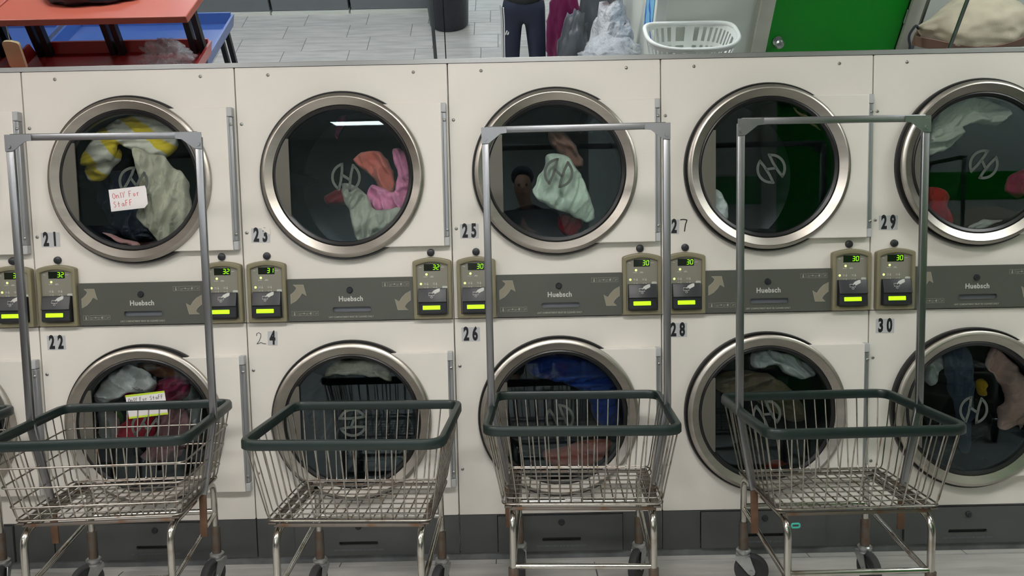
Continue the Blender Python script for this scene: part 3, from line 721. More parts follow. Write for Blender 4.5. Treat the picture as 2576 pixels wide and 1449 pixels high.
def make_cart(label, loc, rz, rack=True, kind='plain', swivel=(0.3, -0.5, 1.2, 2.0), name='laundry_cart', foot=0.30):
    T = thing(name, label, 'laundry cart', (loc[0], loc[1], 0), rz, 'wire laundry carts')
    obj('bumper_rim', cached('rim', rim_bm, 'rim'), None, T)
    n = 15
    for k in range(n): obj('wire', cached(('fb', k), lambda: fb_wire(k, n), 'wire'), None, T)
    if kind == 'plain':
        for k in range(9): obj('wire', cached(('lr', k), lambda: lr_wire(k, 9), 'wire'), None, T)
        obj('ring_wire', cached(('ring', 0.02), lambda: ring_wire(0.02), 'wire'), None, T)
    else:
        for k in range(9): obj('wire', cached(('lr', k), lambda: lr_wire(k, 9), 'wire'), None, T)
        for f in (0.02, 0.20, 0.46, 0.72): obj('ring_wire', cached(('ring', f), lambda: ring_wire(f, 0.0029), 'wire'), None, T)
    for s in (-1, 1):
        obj('side_bar', cached(('sbar', s), lambda: flat((s*(BW-0.016), -BD-0.004, BZ-0.004), (s*(BW-0.016), BD+0.004, BZ-0.004), 0.024, 0.005, (1, 0, 0)), 'bar'), None, T)
        obj('leg_frame', cached(('leg', s), lambda: side_frame_bm(s), 'tube'), None, T)
        obj('side_rail', cached(('srail', s), lambda: tube([(s*LX, LYR, 0.285), (s*LX, LYF, 0.225)], 0.009, 10), 'tube'), None, T)
    for sy, y in (('f', -BD+0.002), ('b', BD-0.002)):
        obj('floor_bar', cached(('fbar', sy), lambda: flat((-BW+0.02, y, BZ-0.010), (BW-0.02, y, BZ-0.010), 0.012, 0.005, (0, 0.35, 1)), 'bar'), None, T)
    obj('crossbar', cached('rear_cross', lambda: tube([(-LX, LYR, 0.292), (LX, LYR, 0.292)], 0.0105, 12), 'tube'), None, T)
    obj('crossbar', cached('front_cross', lambda: tube([(-LX, LYF, 0.240), (LX, LYF, 0.240)], 0.009, 12), 'tube'), None, T)
    q = 0
    for sy in (LYR, LYF):
        for s in (-1, 1):
            cs = obj('caster', cached('fork', fork_bm, 'fork'), None, T, (s*LX, sy, 0), (0, 0, swivel[q])); q += 1
            obj('wheel', cached('wheel', wheel_bm, 'tyre'), None, cs, (0, -0.028, 0.060))
            obj('caster_stem', cached('stem', stem_bm, 'bar'), None, cs)
    if rack:
        for s in (-1, 1):
            obj('rack_pole', cached(('pole', s), lambda: pole_bm(s), 'rack'), None, T)
            obj('pole_foot', cached(('pfoot', s), lambda: flat((s*0.247, PY, 0.275), (s*0.250, PY, 0.435), 0.024, 0.008, (1, 0, 0)), 'rust'), None, T)
            obj('corner_bracket', cached(('gus', s), lambda: gusset_bm(s), 'rack'), None, T)
        obj('rack_bar', cached('rackbar', lambda: flat((-PX+0.002, PY, PZ), (PX-0.002, PY, PZ), 0.022, 0.016, (0, 0, 1)), 'rack'), None, T)
    return T
c0 = make_cart('wire laundry cart cut off by the left edge of the picture', (-0.285, -0.45), 0.02, rack=False, kind='ringed', swivel=(0.2, 0.3, 0.1, 0.2))
c1 = make_cart('laundry cart with a hanging rack and ringed basket in front of dryer 22', (0.505, -0.435), math.radians(3.5), kind='ringed', swivel=(-0.7, -0.35, 0.2, 0.1))
c2 = make_cart('laundry cart without a hanging rack in front of dryer 24', (1.322, -0.500), math.radians(-2.8), rack=False, swivel=(-0.15, -0.25, 0.2, 0.1))
c3 = make_cart('laundry cart with a hanging rack, square on to dryer 26', (2.045, -0.400), math.radians(-3.0), swivel=(0.1, -0.45, 0.2, 0.1))
c4 = make_cart('laundry cart with a hanging rack in front of dryers 28 and 30', (2.872, -0.480), math.radians(1.0), swivel=(1.25, 0.15, 0.2, 0.1))
obj('white_sticker', box(-0.03, 0.03, -0.002, 0.012, 0.2985, 0.3045, 0.001), 'paper', c3, (-0.02, LYR-0.008, 0))
tg = obj('cable_tie', tube(rounded([(-0.012, 0, -0.006), (0.012, 0, -0.006), (0.012, 0, 0.006), (-0.012, 0, 0.006)], 0.005, 4), 0.003, 6, True), mat('teal_plastic', srgb(58, 170, 150), var=0.05), c4, (-0.222+0.012, -0.236, 0.405))
tg['label'] = 'teal cable tie'

# ------------------------------------------------------------------ laundry in the drums
def cloth_mesh(poly, depth, thick, seed, fold=0.0, amp=0.5, freq=22.0, step=0.0058):
    """a crumpled garment: outline in xz, pillowed front and back, long folds along `fold`"""
    n = len(poly); sm = []
    for i in range(n):                    # smooth the outline
        p0, p1, p2, p3 = (Vector(poly[(i+j-1) % n]) for j in range(4))
        for k in range(5):
            t = k/5; sm.append(0.5*((2*p1)+(p2-p0)*t+(2*p0-5*p1+4*p2-p3)*t*t+(3*p1-p0-3*p2+p3)*t*t*t))
    for i, p in enumerate(sm): p += Vector((noise.noise(Vector((p.x*28, p.y*28, seed))), noise.noise(Vector((p.x*28, p.y*28, seed+7)))))*0.0095
    xs = [p.x for p in sm]; zs = [p.y for p in sm]
    V = [p.copy() for p in sm]; E = [(i, (i+1) % len(sm)) for i in range(len(sm))]
    random.seed(seed); z = min(zs); row = 0
    def dist(p):
        d = 9
        for i in range(len(sm)):
            a, b = sm[i], sm[(i+1) % len(sm)]; ab = b-a; l2 = ab.length_squared
            t = max(0, min(1, (p-a).dot(ab)/l2)) if l2 > 0 else 0
            d = min(d, (p-a-ab*t).length)
        return d
    while z < max(zs):
        x = min(xs) + (0.5*step if row % 2 else 0)
        while x < max(xs):
            p = Vector((x+random.uniform(-1, 1)*step*0.15, z+random.uniform(-1, 1)*step*0.15))
            if inside((p.x, p.y), [(q.x, q.y) for q in sm]) and dist(p) > step*0.5: V.append(p)
            x += step
        z += step*0.87; row += 1
    vs, es, fs, *_ = delaunay_2d_cdt(V, E, [], 1, 1e-7)
    dd = [dist(v) for v in vs]; wmax = max(dd) or 1e-3
    cx, cz = sum(xs)/len(xs), sum(zs)/len(zs)
    b = new(); fr = []; bk = []; c, s = math.cos(fold), math.sin(fold)
    for v, d in zip(vs, dd):
        e = min(1.0, d/(0.55*wmax+1e-6)); e = math.sqrt(max(0.0, e*(2-e)))
        u, q = v.x*c+v.y*s, -v.x*s+v.y*c
        w1 = noise.noise(Vector((u*5, q*5, seed*1.7)))
        f1 = (1-abs(math.sin((q*freq*1.9+w1*3.2+0.8*noise.noise(Vector((u*11, q*11, seed+5.0))))+seed)))**1.3; f2 = noise.noise(Vector((u*22, q*60, seed+3.1))); f3 = noise.noise(Vector((v.x*13, v.y*13, seed+9.0)))
        p = Vector((u*7+0.5*w1, q*19+0.9*w1, seed)); rg = sum(a*(0.55-2.2*abs(noise.noise(p*k+Vector((0, 0, k*3.7))))) for k, a in ((1, 1.0), (2.1, 0.55), (4.3, 0.28)))
        h = 0.70*e*thick + (0.020+0.55*thick)*amp*(0.5*(f1-0.35)+1.0*rg+0.5*f3)*min(1, d/0.012)
        fr.append(b.verts.new((v.x-cx, -h, v.y-cz))); bk.append(b.verts.new((v.x-cx, 0.5*thick*e+0.004, v.y-cz)) if d > 1e-5 else None)
    for i in range(len(vs)):
        if bk[i] is None: bk[i] = fr[i]
    for f in fs:
        try:
            b.faces.new([fr[i] for i in f])
            g = [bk[i] for i in reversed(f)]
            if len(set(g)) == 3 and any(bk[i] is not fr[i] for i in f): b.faces.new(g)
        except ValueError: pass
    bmesh.ops.delete(b, geom=[v for v in b.verts if not v.link_faces], context='VERTS')
    bmesh.ops.recalc_face_normals(b, faces=b.faces[:])
    for f in b.faces: f.smooth = True
    return b, (cx, depth, cz)
M['yellowtowel'] = stripe_mat('yellow_white_stripes', srgb(232, 205, 60), srgb(226, 222, 205), 9.0, (0.6, 0.2, 0.8), 0.42, 1.0)
CL = {'cream': (206, 200, 178), 'navy': (30, 36, 58), 'pinkpale': (222, 168, 164), 'salmon': (196, 112, 98), 'pink': (222, 140, 176), 'greygreen': (172, 174, 158),
      'palegreen': (206, 222, 202), 'darkred': (110, 22, 34), 'umber': (136, 104, 90), 'canvas': (198, 184, 160), 'blacknavy': (22, 24, 30), 'beige': (196, 164, 130), 'white': (226, 226, 220), 'offwhite': (198, 200, 184),
      'crimson': (190, 30, 56), 'magenta': (196, 56, 116), 'silver': (238, 236, 232), 'maroon': (150, 54, 84), 'brown': (150, 96, 66), 'grass': (86, 150, 50),
      'mauve': (196, 146, 152), 'blue': (34, 62, 134), 'khaki': (122, 108, 86), 'red': (190, 44, 34), 'jeans': (78, 90, 114), 'rose': (240, 200, 190), 'mustard': (206, 160, 36),
      'charcoal': (52, 54, 60), 'darkgreen': (30, 52, 46), 'greywhite': (220, 223, 221), 'cardboard': (214, 200, 160), 'plum': (128, 40, 88)}
for k, v in CL.items(): M['c_'+k] = cloth('cloth_'+k, v)
GARMENTS = [
  ('striped_towel', 'yellow and white striped towel across the top of dryer 21', 'towel', 'yellowtowel', 0.09, 0.03, 0.1, 0.6, 24, [(0.1853, 1.6601), (0.2079, 1.6893), (0.2445, 1.7229), (0.3041, 1.7565), (0.371, 1.7734), (0.4455, 1.771), (0.5059, 1.7523), (0.5362, 1.687), (0.5203, 1.6261), (0.4679, 1.6042), (0.4065, 1.6131), (0.3614, 1.637), (0.309, 1.6656), (0.2904, 1.6154), (0.2345, 1.5905), (0.1645, 1.5873), (0.1592, 1.6095)]),
  ('striped_towel', 'yellow and white towel corner hanging low at the left in dryer 21', 'towel', 'yellowtowel', 0.135, 0.026, 0.3, 0.6, 24, [(0.1567, 1.6028), (0.1888, 1.6054), (0.2608, 1.6242), (0.2862, 1.6548), (0.2914, 1.6111), (0.2491, 1.5652), (0.212, 1.5269), (0.1604, 1.5327), (0.145, 1.5565)]),
  ('cream_shirt', 'long cream cotton garment hanging down the right of dryer 21', 'garment', 'cream', 0.042, 0.032, 1.35, 0.7, 34, [(0.38, 1.6446), (0.4443, 1.6237), (0.4972, 1.6151), (0.5286, 1.5767), (0.5723, 1.5379), (0.5934, 1.4767), (0.5945, 1.3852), (0.5747, 1.3271), (0.5396, 1.3), (0.4805, 1.2724), (0.4309, 1.3196), (0.3836, 1.3772), (0.3974, 1.4274), (0.4294, 1.4496), (0.4015, 1.4958), (0.3899, 1.5568)]),
  ('navy_garment', 'dark navy garment behind the cream one in dryer 21', 'garment', 'navy', 0.22, 0.04, 1.5, 0.6, 24, [(0.1443, 1.5515), (0.2393, 1.5706), (0.311, 1.5531), (0.3275, 1.424), (0.3207, 1.3108), (0.2731, 1.2924), (0.2096, 1.3429), (0.1614, 1.4188)]),
  ('pink_cloth', 'small pale pink cloth at the bottom of dryer 21', 'garment', 'pinkpale', 0.07, 0.02, 0.2, 0.7, 40, [(0.2307, 1.3223), (0.2961, 1.3033), (0.3649, 1.2848), (0.3746, 1.266), (0.3128, 1.2742), (0.2604, 1.3001)]),
  ('salmon_garment', 'salmon garment at the right in dryer 23', 'garment', 'salmon', 0.15, 0.035, 2.0, 0.7, 28, [(1.2045, 1.5938), (1.264, 1.6239), (1.316, 1.6181), (1.3566, 1.5594), (1.3651, 1.4807), (1.3525, 1.4337), (1.306, 1.4662), (1.2762, 1.5218), (1.2378, 1.554)]),
  ('pink_garment', 'pink garment against the glass of dryer 23', 'garment', 'pink', 0.085, 0.035, 1.9, 0.8, 30, [(1.368, 1.6086), (1.4071, 1.6231), (1.4441, 1.5687), (1.4541, 1.4917), (1.4373, 1.4156), (1.399, 1.3691), (1.3209, 1.3629), (1.2724, 1.4027), (1.2647, 1.4492), (1.2911, 1.4919), (1.3323, 1.471), (1.3709, 1.4625), (1.3884, 1.5238)]),
  ('grey_green_garment', 'grey green garment twisting down in dryer 23', 'garment', 'greygreen', 0.035, 0.03, 1.2, 0.8, 32, [(1.1743, 1.4875), (1.2111, 1.4913), (1.2486, 1.4708), (1.2782, 1.4444), (1.292, 1.4015), (1.3374, 1.3853), (1.3915, 1.3994), (1.4176, 1.3784), (1.3823, 1.3344), (1.3274, 1.2927), (1.2555, 1.265), (1.2262, 1.2805), (1.2132, 1.342), (1.1958, 1.411)]),
  ('dark_red_garment', 'dim dark red garment at the back of dryer 23', 'garment', 'darkred', 0.22, 0.04, 0.5, 0.6, 26, [(1.0668, 1.4494), (1.1248, 1.4804), (1.1812, 1.4712), (1.1875, 1.4227), (1.122, 1.4079), (1.0736, 1.417)]),
  ('plum_garment', 'small plum cloth high up at the back of dryer 23', 'garment', 'plum', 0.2, 0.03, 1.3, 0.6, 26, [(1.1436, 1.7688), (1.1741, 1.7737), (1.1681, 1.7408), (1.1455, 1.6939), (1.1305, 1.6784), (1.1362, 1.7414)]),
  ('pale_green_towel', 'pale green towel flying in the middle of dryer 25', 'towel', 'palegreen', 0.04, 0.028, 1.1, 0.5, 22, [(1.9691, 1.5822), (2.0073, 1.5875), (2.053, 1.5805), (2.0829, 1.5345), (2.1157, 1.4686), (2.1454, 1.3842), (2.1494, 1.3383), (2.1109, 1.3299), (2.0346, 1.3636), (1.9584, 1.4002), (1.9175, 1.4316), (1.9293, 1.4876), (1.953, 1.5326)]),
  ('dark_red_cloth', 'dark red cloth at the bottom of dryer 25', 'garment', 'darkred', 0.1, 0.03, 1.4, 0.7, 34, [(2.0149, 1.3489), (2.062, 1.3557), (2.1135, 1.3391), (2.1035, 1.2924), (2.0685, 1.2683), (2.0342, 1.275), (2.0143, 1.3099)]),
  ('umber_garment', 'dim brown garment behind the pale green towel in dryer 25', 'garment', 'umber', 0.2, 0.04, 2.1, 0.7, 26, [(1.9829, 1.6928), (2.0264, 1.7046), (2.069, 1.6674), (2.1099, 1.6031), (2.1204, 1.5473), (2.0802, 1.5481), (2.0326, 1.5888), (1.9932, 1.6372)]),
  ('beige_cloth', 'beige cloth at the top right of dryer 27', 'garment', 'beige', 0.03, 0.018, 2.2, 0.7, 32, [(2.9112, 1.7498), (2.93, 1.7399), (2.9669, 1.7137), (3.0008, 1.679), (3.0189, 1.6536), (2.9944, 1.6718), (2.9485, 1.7071)]),
  ('pale_cloth', 'pale cloth at the lower left of dryer 27', 'garment', 'greywhite', 0.04, 0.022, 1.2, 0.6, 30, [(2.6057, 1.4389), (2.6333, 1.4323), (2.661, 1.3967), (2.6689, 1.3354), (2.6523, 1.3054), (2.6182, 1.3364), (2.5951, 1.3675)]),
  ('off_white_sheet', 'off white sheet bunched at the top of dryer 29', 'sheet', 'offwhite', 0.06, 0.035, 0.4, 0.9, 30, [(3.4377, 1.5572), (3.4422, 1.6254), (3.4649, 1.7005), (3.5172, 1.7492), (3.5853, 1.7719), (3.6589, 1.7682), (3.7224, 1.7441), (3.7489, 1.725), (3.7334, 1.6846), (3.6805, 1.6615), (3.6187, 1.6778), (3.5808, 1.6635), (3.5666, 1.6229), (3.5216, 1.5828), (3.4684, 1.5596)]),
  ('crimson_garment', 'crimson garment at the lower left of dryer 29', 'garment', 'crimson', 0.07, 0.03, 1.5, 0.6, 28, [(3.4493, 1.4229), (3.5002, 1.4311), (3.5365, 1.4027), (3.5283, 1.3644), (3.5544, 1.3175), (3.5459, 1.2852), (3.499, 1.2954), (3.4639, 1.3348)]),
  ('magenta_garment', 'magenta garment at the right edge of dryer 29', 'garment', 'magenta', 0.07, 0.035, 1.2, 0.7, 28, [(3.7552, 1.4413), (3.7848, 1.4821), (3.8461, 1.4962), (3.8528, 1.4653), (3.8368, 1.4147), (3.8189, 1.3893), (3.7721, 1.3979)]),
  ('white_cloth', 'white cloth at the bottom of dryer 29', 'garment', 'white', 0.06, 0.022, 0.2, 0.6, 30, [(3.609, 1.27), (3.6485, 1.2955), (3.7071, 1.3036), (3.743, 1.3022), (3.7163, 1.2867), (3.6601, 1.2661)]),
  ('silver_garment', 'shiny silver grey garment in dryer 22', 'garment', 'silver', 0.062, 0.028, 2.4, 1.2, 34, [(0.1697, 0.6933), (0.2051, 0.7431), (0.2597, 0.785), (0.3156, 0.7997), (0.3799, 0.7713), (0.4132, 0.7228), (0.3872, 0.6834), (0.3248, 0.6927), (0.2603, 0.67), (0.2037, 0.6472), (0.1648, 0.656)]),
  ('crimson_shirt', 'crimson shirt in the middle of dryer 22', 'garment', 'crimson', 0.125, 0.03, 1.7, 0.7, 28, [(0.2081, 0.7139), (0.2808, 0.7206), (0.3136, 0.6791), (0.3481, 0.6376), (0.3754, 0.5551), (0.354, 0.465), (0.281, 0.4616), (0.2082, 0.4598), (0.2005, 0.5176), (0.2557, 0.574), (0.257, 0.6477)]),
  ('maroon_garment', 'maroon garment at the upper right of dryer 22', 'garment', 'maroon', 0.1, 0.035, 0.6, 0.7, 26, [(0.3911, 0.7153), (0.4371, 0.7386), (0.4932, 0.7455), (0.5316, 0.7205), (0.5121, 0.6562), (0.447, 0.6332), (0.3921, 0.6506)]),
  ('brown_garment', 'brown garment across the top of dryer 22', 'garment', 'brown', 0.14, 0.03, 0.1, 0.5, 22, [(0.3018, 0.7856), (0.3912, 0.8001), (0.4546, 0.7825), (0.5004, 0.7375), (0.4514, 0.727), (0.3716, 0.7401), (0.3162, 0.7576)]),
  ('green_cloth', 'bit of green cloth at the left of dryer 22', 'garment', 'grass', 0.16, 0.022, 1.4, 0.5, 26, [(0.155, 0.658), (0.1599, 0.6713), (0.1634, 0.6168), (0.2073, 0.591), (0.2243, 0.5492), (0.1869, 0.5251), (0.145, 0.584)]),
  ('white_garment', 'white garment at the lower left of dryer 22', 'garment', 'white', 0.12, 0.03, 1.2, 0.7, 26, [(0.1431, 0.6007), (0.1879, 0.6094), (0.225, 0.5595), (0.2037, 0.4778), (0.1621, 0.4772), (0.1458, 0.5327)]),
  ('pale_sheet', 'pale grey sheet at the right of dryer 22', 'sheet', 'greywhite', 0.24, 0.035, 1.3, 0.8, 26, [(0.4441, 0.6935), (0.4911, 0.701), (0.5128, 0.6414), (0.5114, 0.5226), (0.4935, 0.4377), (0.4526, 0.4557), (0.4499, 0.5579), (0.4453, 0.6259)]),
  ('mauve_garment', 'mauve garment low in dryer 22', 'garment', 'mauve', 0.18, 0.035, 1.1, 0.8, 26, [(0.3532, 0.5914), (0.4278, 0.6066), (0.475, 0.5722), (0.4826, 0.4717), (0.4319, 0.3888), (0.3482, 0.3652), (0.2756, 0.392), (0.3289, 0.4582)]),
  ('dark_garment', 'charcoal garment at the bottom of dryer 22', 'garment', 'charcoal', 0.23, 0.035, 0.5, 0.7, 26, [(0.1627, 0.4758), (0.1806, 0.4413), (0.2453, 0.4116), (0.2923, 0.3594), (0.2919, 0.3427), (0.2324, 0.3809), (0.1899, 0.4273)]),
  ('cream_sheet', 'cream sheet folded along the top of dryer 24', 'sheet', 'cream', 0.09, 0.03, 0.05, 0.8, 32, [(1.0873, 0.7754), (1.1263, 0.7987), (1.2058, 0.805), (1.2766, 0.7907), (1.3232, 0.7625), (1.3373, 0.7091), (1.2822, 0.7232), (1.2031, 0.7328), (1.124, 0.7393), (1.0683, 0.7356)]),
  ('drum_shade_fill', 'near black shape added for the shade in the lower part of dryer 24', 'garment', 'blacknavy', 0.3, 0.05, 1.0, 0.6, 22, [(0.9457, 0.5334), (1.0717, 0.5648), (1.2409, 0.544), (1.3758, 0.5066), (1.381, 0.4022), (1.288, 0.3345), (1.1554, 0.3229), (1.0461, 0.3699), (0.9795, 0.4431)]),  # added dark shape standing in for the drum's shade, not a garment
  ('blue_garment', 'dark blue garment in dryer 26', 'garment', 'blue', 0.12, 0.045, 0.4, 0.6, 20, [(1.8873, 0.7776), (1.9997, 0.8028), (2.1114, 0.7811), (2.1989, 0.7225), (2.2522, 0.6315), (2.2518, 0.5209), (2.2205, 0.4687), (2.1565, 0.5194), (2.1096, 0.6349), (1.9979, 0.6861), (1.9021, 0.7124)]),
  ('coral_garment', 'salmon garment at the bottom of dryer 26', 'garment', 'salmon', 0.06, 0.03, 0.2, 0.6, 26, [(1.9347, 0.4102), (2.0224, 0.4407), (2.1336, 0.4627), (2.2127, 0.4497), (2.1972, 0.4106), (2.148, 0.3657), (2.0528, 0.346), (1.9656, 0.3608)]),
  ('grey_white_garment', 'grey white garment at the top of dryer 28', 'garment', 'greywhite', 0.06, 0.028, 2.3, 0.9, 30, [(2.7577, 0.7862), (2.8046, 0.8122), (2.8674, 0.8077), (2.9383, 0.7825), (3.0068, 0.7312), (3.0179, 0.6965), (2.9549, 0.6946), (2.8997, 0.7149), (2.86, 0.7523), (2.8051, 0.7375), (2.7657, 0.7463)]),
  ('khaki_garment', 'khaki garment across the middle of dryer 28', 'garment', 'khaki', 0.11, 0.04, 0.2, 0.6, 24, [(2.6372, 0.6992), (2.733, 0.7183), (2.845, 0.703), (2.9335, 0.6444), (2.9904, 0.57), (2.9831, 0.5048), (2.9106, 0.5226), (2.7977, 0.5903), (2.6854, 0.6252), (2.6324, 0.6506)]),
  ('red_cloth', 'bit of red cloth at the bottom of dryer 28', 'garment', 'red', 0.07, 0.02, 0.2, 0.5, 30, [(2.8268, 0.3397), (2.8665, 0.3601), (2.9144, 0.3509), (2.9173, 0.3472), (2.8666, 0.3277), (2.8331, 0.3211)]),
  ('blue_jeans', 'blue jeans hanging in dryer 30', 'jeans', 'jeans', 0.06, 0.03, 1.5, 0.6, 30, [(3.5224, 0.7863), (3.5814, 0.8121), (3.6291, 0.792), (3.6444, 0.6963), (3.6504, 0.6002), (3.6393, 0.4394), (3.6282, 0.383), (3.5962, 0.3917), (3.5811, 0.5374), (3.5382, 0.6666)]),
  ('rose_garment', 'pale rose garment at the right of dryer 30', 'garment', 'rose', 0.05, 0.035, 1.1, 0.8, 30, [(3.6984, 0.7923), (3.7285, 0.8007), (3.8113, 0.7251), (3.8528, 0.6287), (3.8559, 0.544), (3.8441, 0.4935), (3.835, 0.4705), (3.8216, 0.4867), (3.7718, 0.4636), (3.7423, 0.4964), (3.7437, 0.5525), (3.7673, 0.6001), (3.7286, 0.6806), (3.6881, 0.7212)]),
  ('mustard_cloth', 'mustard yellow cloth in the middle of dryer 30', 'garment', 'mustard', 0.1, 0.022, 1.2, 0.6, 30, [(3.6816, 0.6554), (3.7068, 0.6678), (3.7271, 0.6301), (3.731, 0.6057), (3.7139, 0.5898), (3.6862, 0.6066)]),
  ('grey_white_shirt', 'grey and white shirt at the upper left of dryer 30', 'garment', 'greywhite', 0.11, 0.025, 1.9, 0.8, 34, [(3.4765, 0.7062), (3.5073, 0.754), (3.5498, 0.7774), (3.5666, 0.7447), (3.5409, 0.6886), (3.5181, 0.6404), (3.4777, 0.6543)]),
  ('black_garment', 'black garment filling the bottom of dryer 30', 'garment', 'blacknavy', 0.24, 0.05, 0.6, 0.5, 22, [(3.575, 0.459), (3.6745, 0.491), (3.8079, 0.5052), (3.8297, 0.4595), (3.8155, 0.4352), (3.7609, 0.3753), (3.6855, 0.3336), (3.6199, 0.3383)])]
for i, (nm, lab, cat, cm, dep, th, fold, amp, fq, poly) in enumerate(GARMENTS):
    bm, loc = cloth_mesh(poly, dep, th, i*3.3+1, fold, amp, fq)
    tag(obj(nm, bm, M['yellowtowel'] if cm == 'yellowtowel' else M['c_'+cm], None, loc), lab, cat, 'laundry in the dryer drums')

# ------------------------------------------------------------------ notes taped to the doors
def handwriting(s, h):
    G = {'O': [[(.3, 0), (.05, .3), (.1, .75), (.35, 1), (.6, .7), (.6, .25), (.3, 0)]], 'n': [[(0, .6), (.05, 0)], [(.05, .4), (.25, .6), (.45, .5), (.5, 0)]],
         'l': [[(.1, 1), (.12, 0)]], 'Y': [[(0, 1), (.28, .5), (.6, 1.05)], [(.28, .5), (.2, 0)]], 'F': [[(.05, 1), (.0, 0)], [(.05, 1), (.5, 1.05)], [(.03, .55), (.4, .6)]],
         'o': [[(.25, 0), (.05, .25), (.2, .55), (.45, .4), (.4, .1), (.25, 0)]], 'r': [[(.05, .6), (.08, 0)], [(.07, .4), (.2, .58), (.4, .55)]],
         'S': [[(.5, .9), (.25, 1), (.05, .75), (.3, .5), (.45, .25), (.2, 0), (0, .12)]], 't': [[(.25, .95), (.2, 0)], [(0, .55), (.45, .6)]],
         'a': [[(.45, .5), (.2, .6), (.02, .3), (.15, .02), (.42, .2), (.45, .55), (.5, 0)]], 'f': [[(.45, .95), (.2, .95), (.15, 0)], [(0, .5), (.4, .52)]]}
    x = 0; ln = []
    for ch_ in s:
        if ch_ == ' ': x += 0.5*h; continue
        g = G[ch_]; ln += [[(x+px*h*0.85, pz*h) for px, pz in l] for l in g]; x += (0.35 if ch_ == 'l' else 0.72)*h
    return ln
n1 = tag(obj('paper_note', plate([(-0.072, -0.038), (0.055, -0.040), (0.070, -0.026), (0.073, 0.030), (0.070, 0.042), (-0.068, 0.044)], -0.0008, 0), 'paper', None, (0.4 - 0.012, -0.0285, 1.447), (0, -0.11, 0)),
         'white paper note with red handwriting stuck on the window of dryer 21', 'note')
obj('handwriting', strokes([[(x-0.058, z+0.008) for x, z in l] for l in handwriting('OnlY For', 0.021)] + [[(x-0.058, z-0.024) for x, z in l] for l in handwriting('StaFF', 0.021)], 0.0021, -0.0012, -0.0008), 'redpen', n1)
n2 = tag(obj('paper_note', plate([(-0.076, -0.046), (0.076, -0.046), (0.076, 0.046), (-0.076, 0.046)], -0.0008, 0), 'paper', None, (0.410, -0.0285, 0.659), (0, -0.10, 0)),
         'white paper note with black handwriting and lime edges on the window of dryer 22', 'note')
obj('handwriting', strokes([[(x-0.068, z+0.017) for x, z in l] for l in handwriting('OnlY For StaFF', 0.0150)], 0.0018, -0.0012, -0.0008), 'pen', n2)
obj('lime_edge', plate(rect(-0.076, 0.076, 0.039, 0.0465), -0.0011, -0.0008), 'lime', n2)
obj('lime_edge', plate(rect(-0.076, 0.076, -0.0465, -0.039), -0.0011, -0.0008), 'lime', n2)
# ------------------------------------------------------------------ the room behind the camera (seen in the mirror)
def lump(size, seed, amp=0.12, freq=2.2, sub=4, flat_z=None, pinch=None, ridge=0.0):
    """soft lumpy bag: noise-pushed sphere, flat where it rests, gathered towards a tied neck"""
    b = new(); bmesh.ops.create_icosphere(b, subdivisions=sub, radius=1.0)
    for v in b.verts:
        d = v.co.normalized(); k = 1+amp*(noise.noise(d*freq+Vector((seed, 0, 0)))+0.5*noise.noise(d*freq*2.7+Vector((0, seed, 0))))
        k += ridge*(1-abs(noise.noise(d*freq*2.2+Vector((0, 0, seed))))*3)*0.5
        p = d*k
        if pinch:
            t = max(0, (p.dot(Vector(pinch))-0.80)/0.42); s = 1-0.85*min(1, t)**0.7
            ax = Vector(pinch)*p.dot(Vector(pinch)); p = ax*(1+0.25*min(1, t))+(p-ax)*s
        if flat_z is not None and p.z < flat_z: p.z = flat_z+(p.z-flat_z)*0.08
        v.co = Vector((p.x*size[0], p.y*size[1], p.z*size[2]))
    zmin = min(v.co.z for v in b.verts); bmesh.ops.translate(b, vec=(0, 0, -zmin), verts=b.verts)
    for f in b.faces: f.smooth = True
    return b
def tray_bm(x0, x1, y0, y1, z0, lip, fl=0.03):
    """laminate tray: floor slab and four flared lips with thickness"""
    b = box(x0, x1, y0, y1, z0, z0+0.02)
    def lipq(a, c, out):
        o = Vector(out); A, B = Vector(a), Vector(c); q = new(); t = 0.018
        P = [A, B, B+o*fl+Vector((0, 0, lip)), A+o*fl+Vector((0, 0, lip))]
        i = [q.verts.new(p-o*t/2) for p in P]; e = [q.verts.new(p+o*t/2) for p in P]
        q.faces.new(i); q.faces.new(e[::-1])
        for k in range(4): q.faces.new((i[k], i[(k+1) % 4], e[(k+1) % 4], e[k]))
        bmesh.ops.recalc_face_normals(q, faces=q.faces[:]); merge(b, q)
    lipq((x0, y0, z0), (x1, y0, z0), (0, -1, 0)); lipq((x0, y1, z0), (x1, y1, z0), (0, 1, 0))
    lipq((x0, y0, z0), (x0, y1, z0), (-1, 0, 0)); lipq((x1, y0, z0), (x1, y1, z0), (1, 0, 0))
    return b
def table(label, x0, x1, y0, y1, z, lip, m, shelf=None, mid=False):
    T = thing('folding_table', label, 'table', ((x0+x1)/2, (y0+y1)/2, 0), 0, 'laundry folding tables')
    ox, oy = (x0+x1)/2, (y0+y1)/2
    obj('tray', tray_bm(x0-ox, x1-ox, y0-oy, y1-oy, z, lip), m, T)
    for xx in (x0+0.06, x1-0.10):
        for yy in (y0+0.05, y1-0.05):
            for dx in (0, 0.06): obj('leg', box(xx+dx-ox-0.018, xx+dx-ox+0.018, yy-oy-0.02, yy-oy+0.02, 0.0, z), 'blackm', T)
    if shelf:
        sx0, sx1, sy0, sy1, sz = shelf
        obj('shelf', box(sx0-ox, sx1-ox, sy0-oy, sy1-oy, sz, sz+0.045, 0.006), 'redtop', T)
        for xx in ((x0+0.05), (x0+x1)/2-0.05, x1-0.09):
            for dx in (0, 0.062): obj('post', box(xx+dx-ox-0.020, xx+dx-ox+0.020, y0-oy+0.0, y0-oy+0.05, z+0.02, sz), 'blackm', T)
    return T
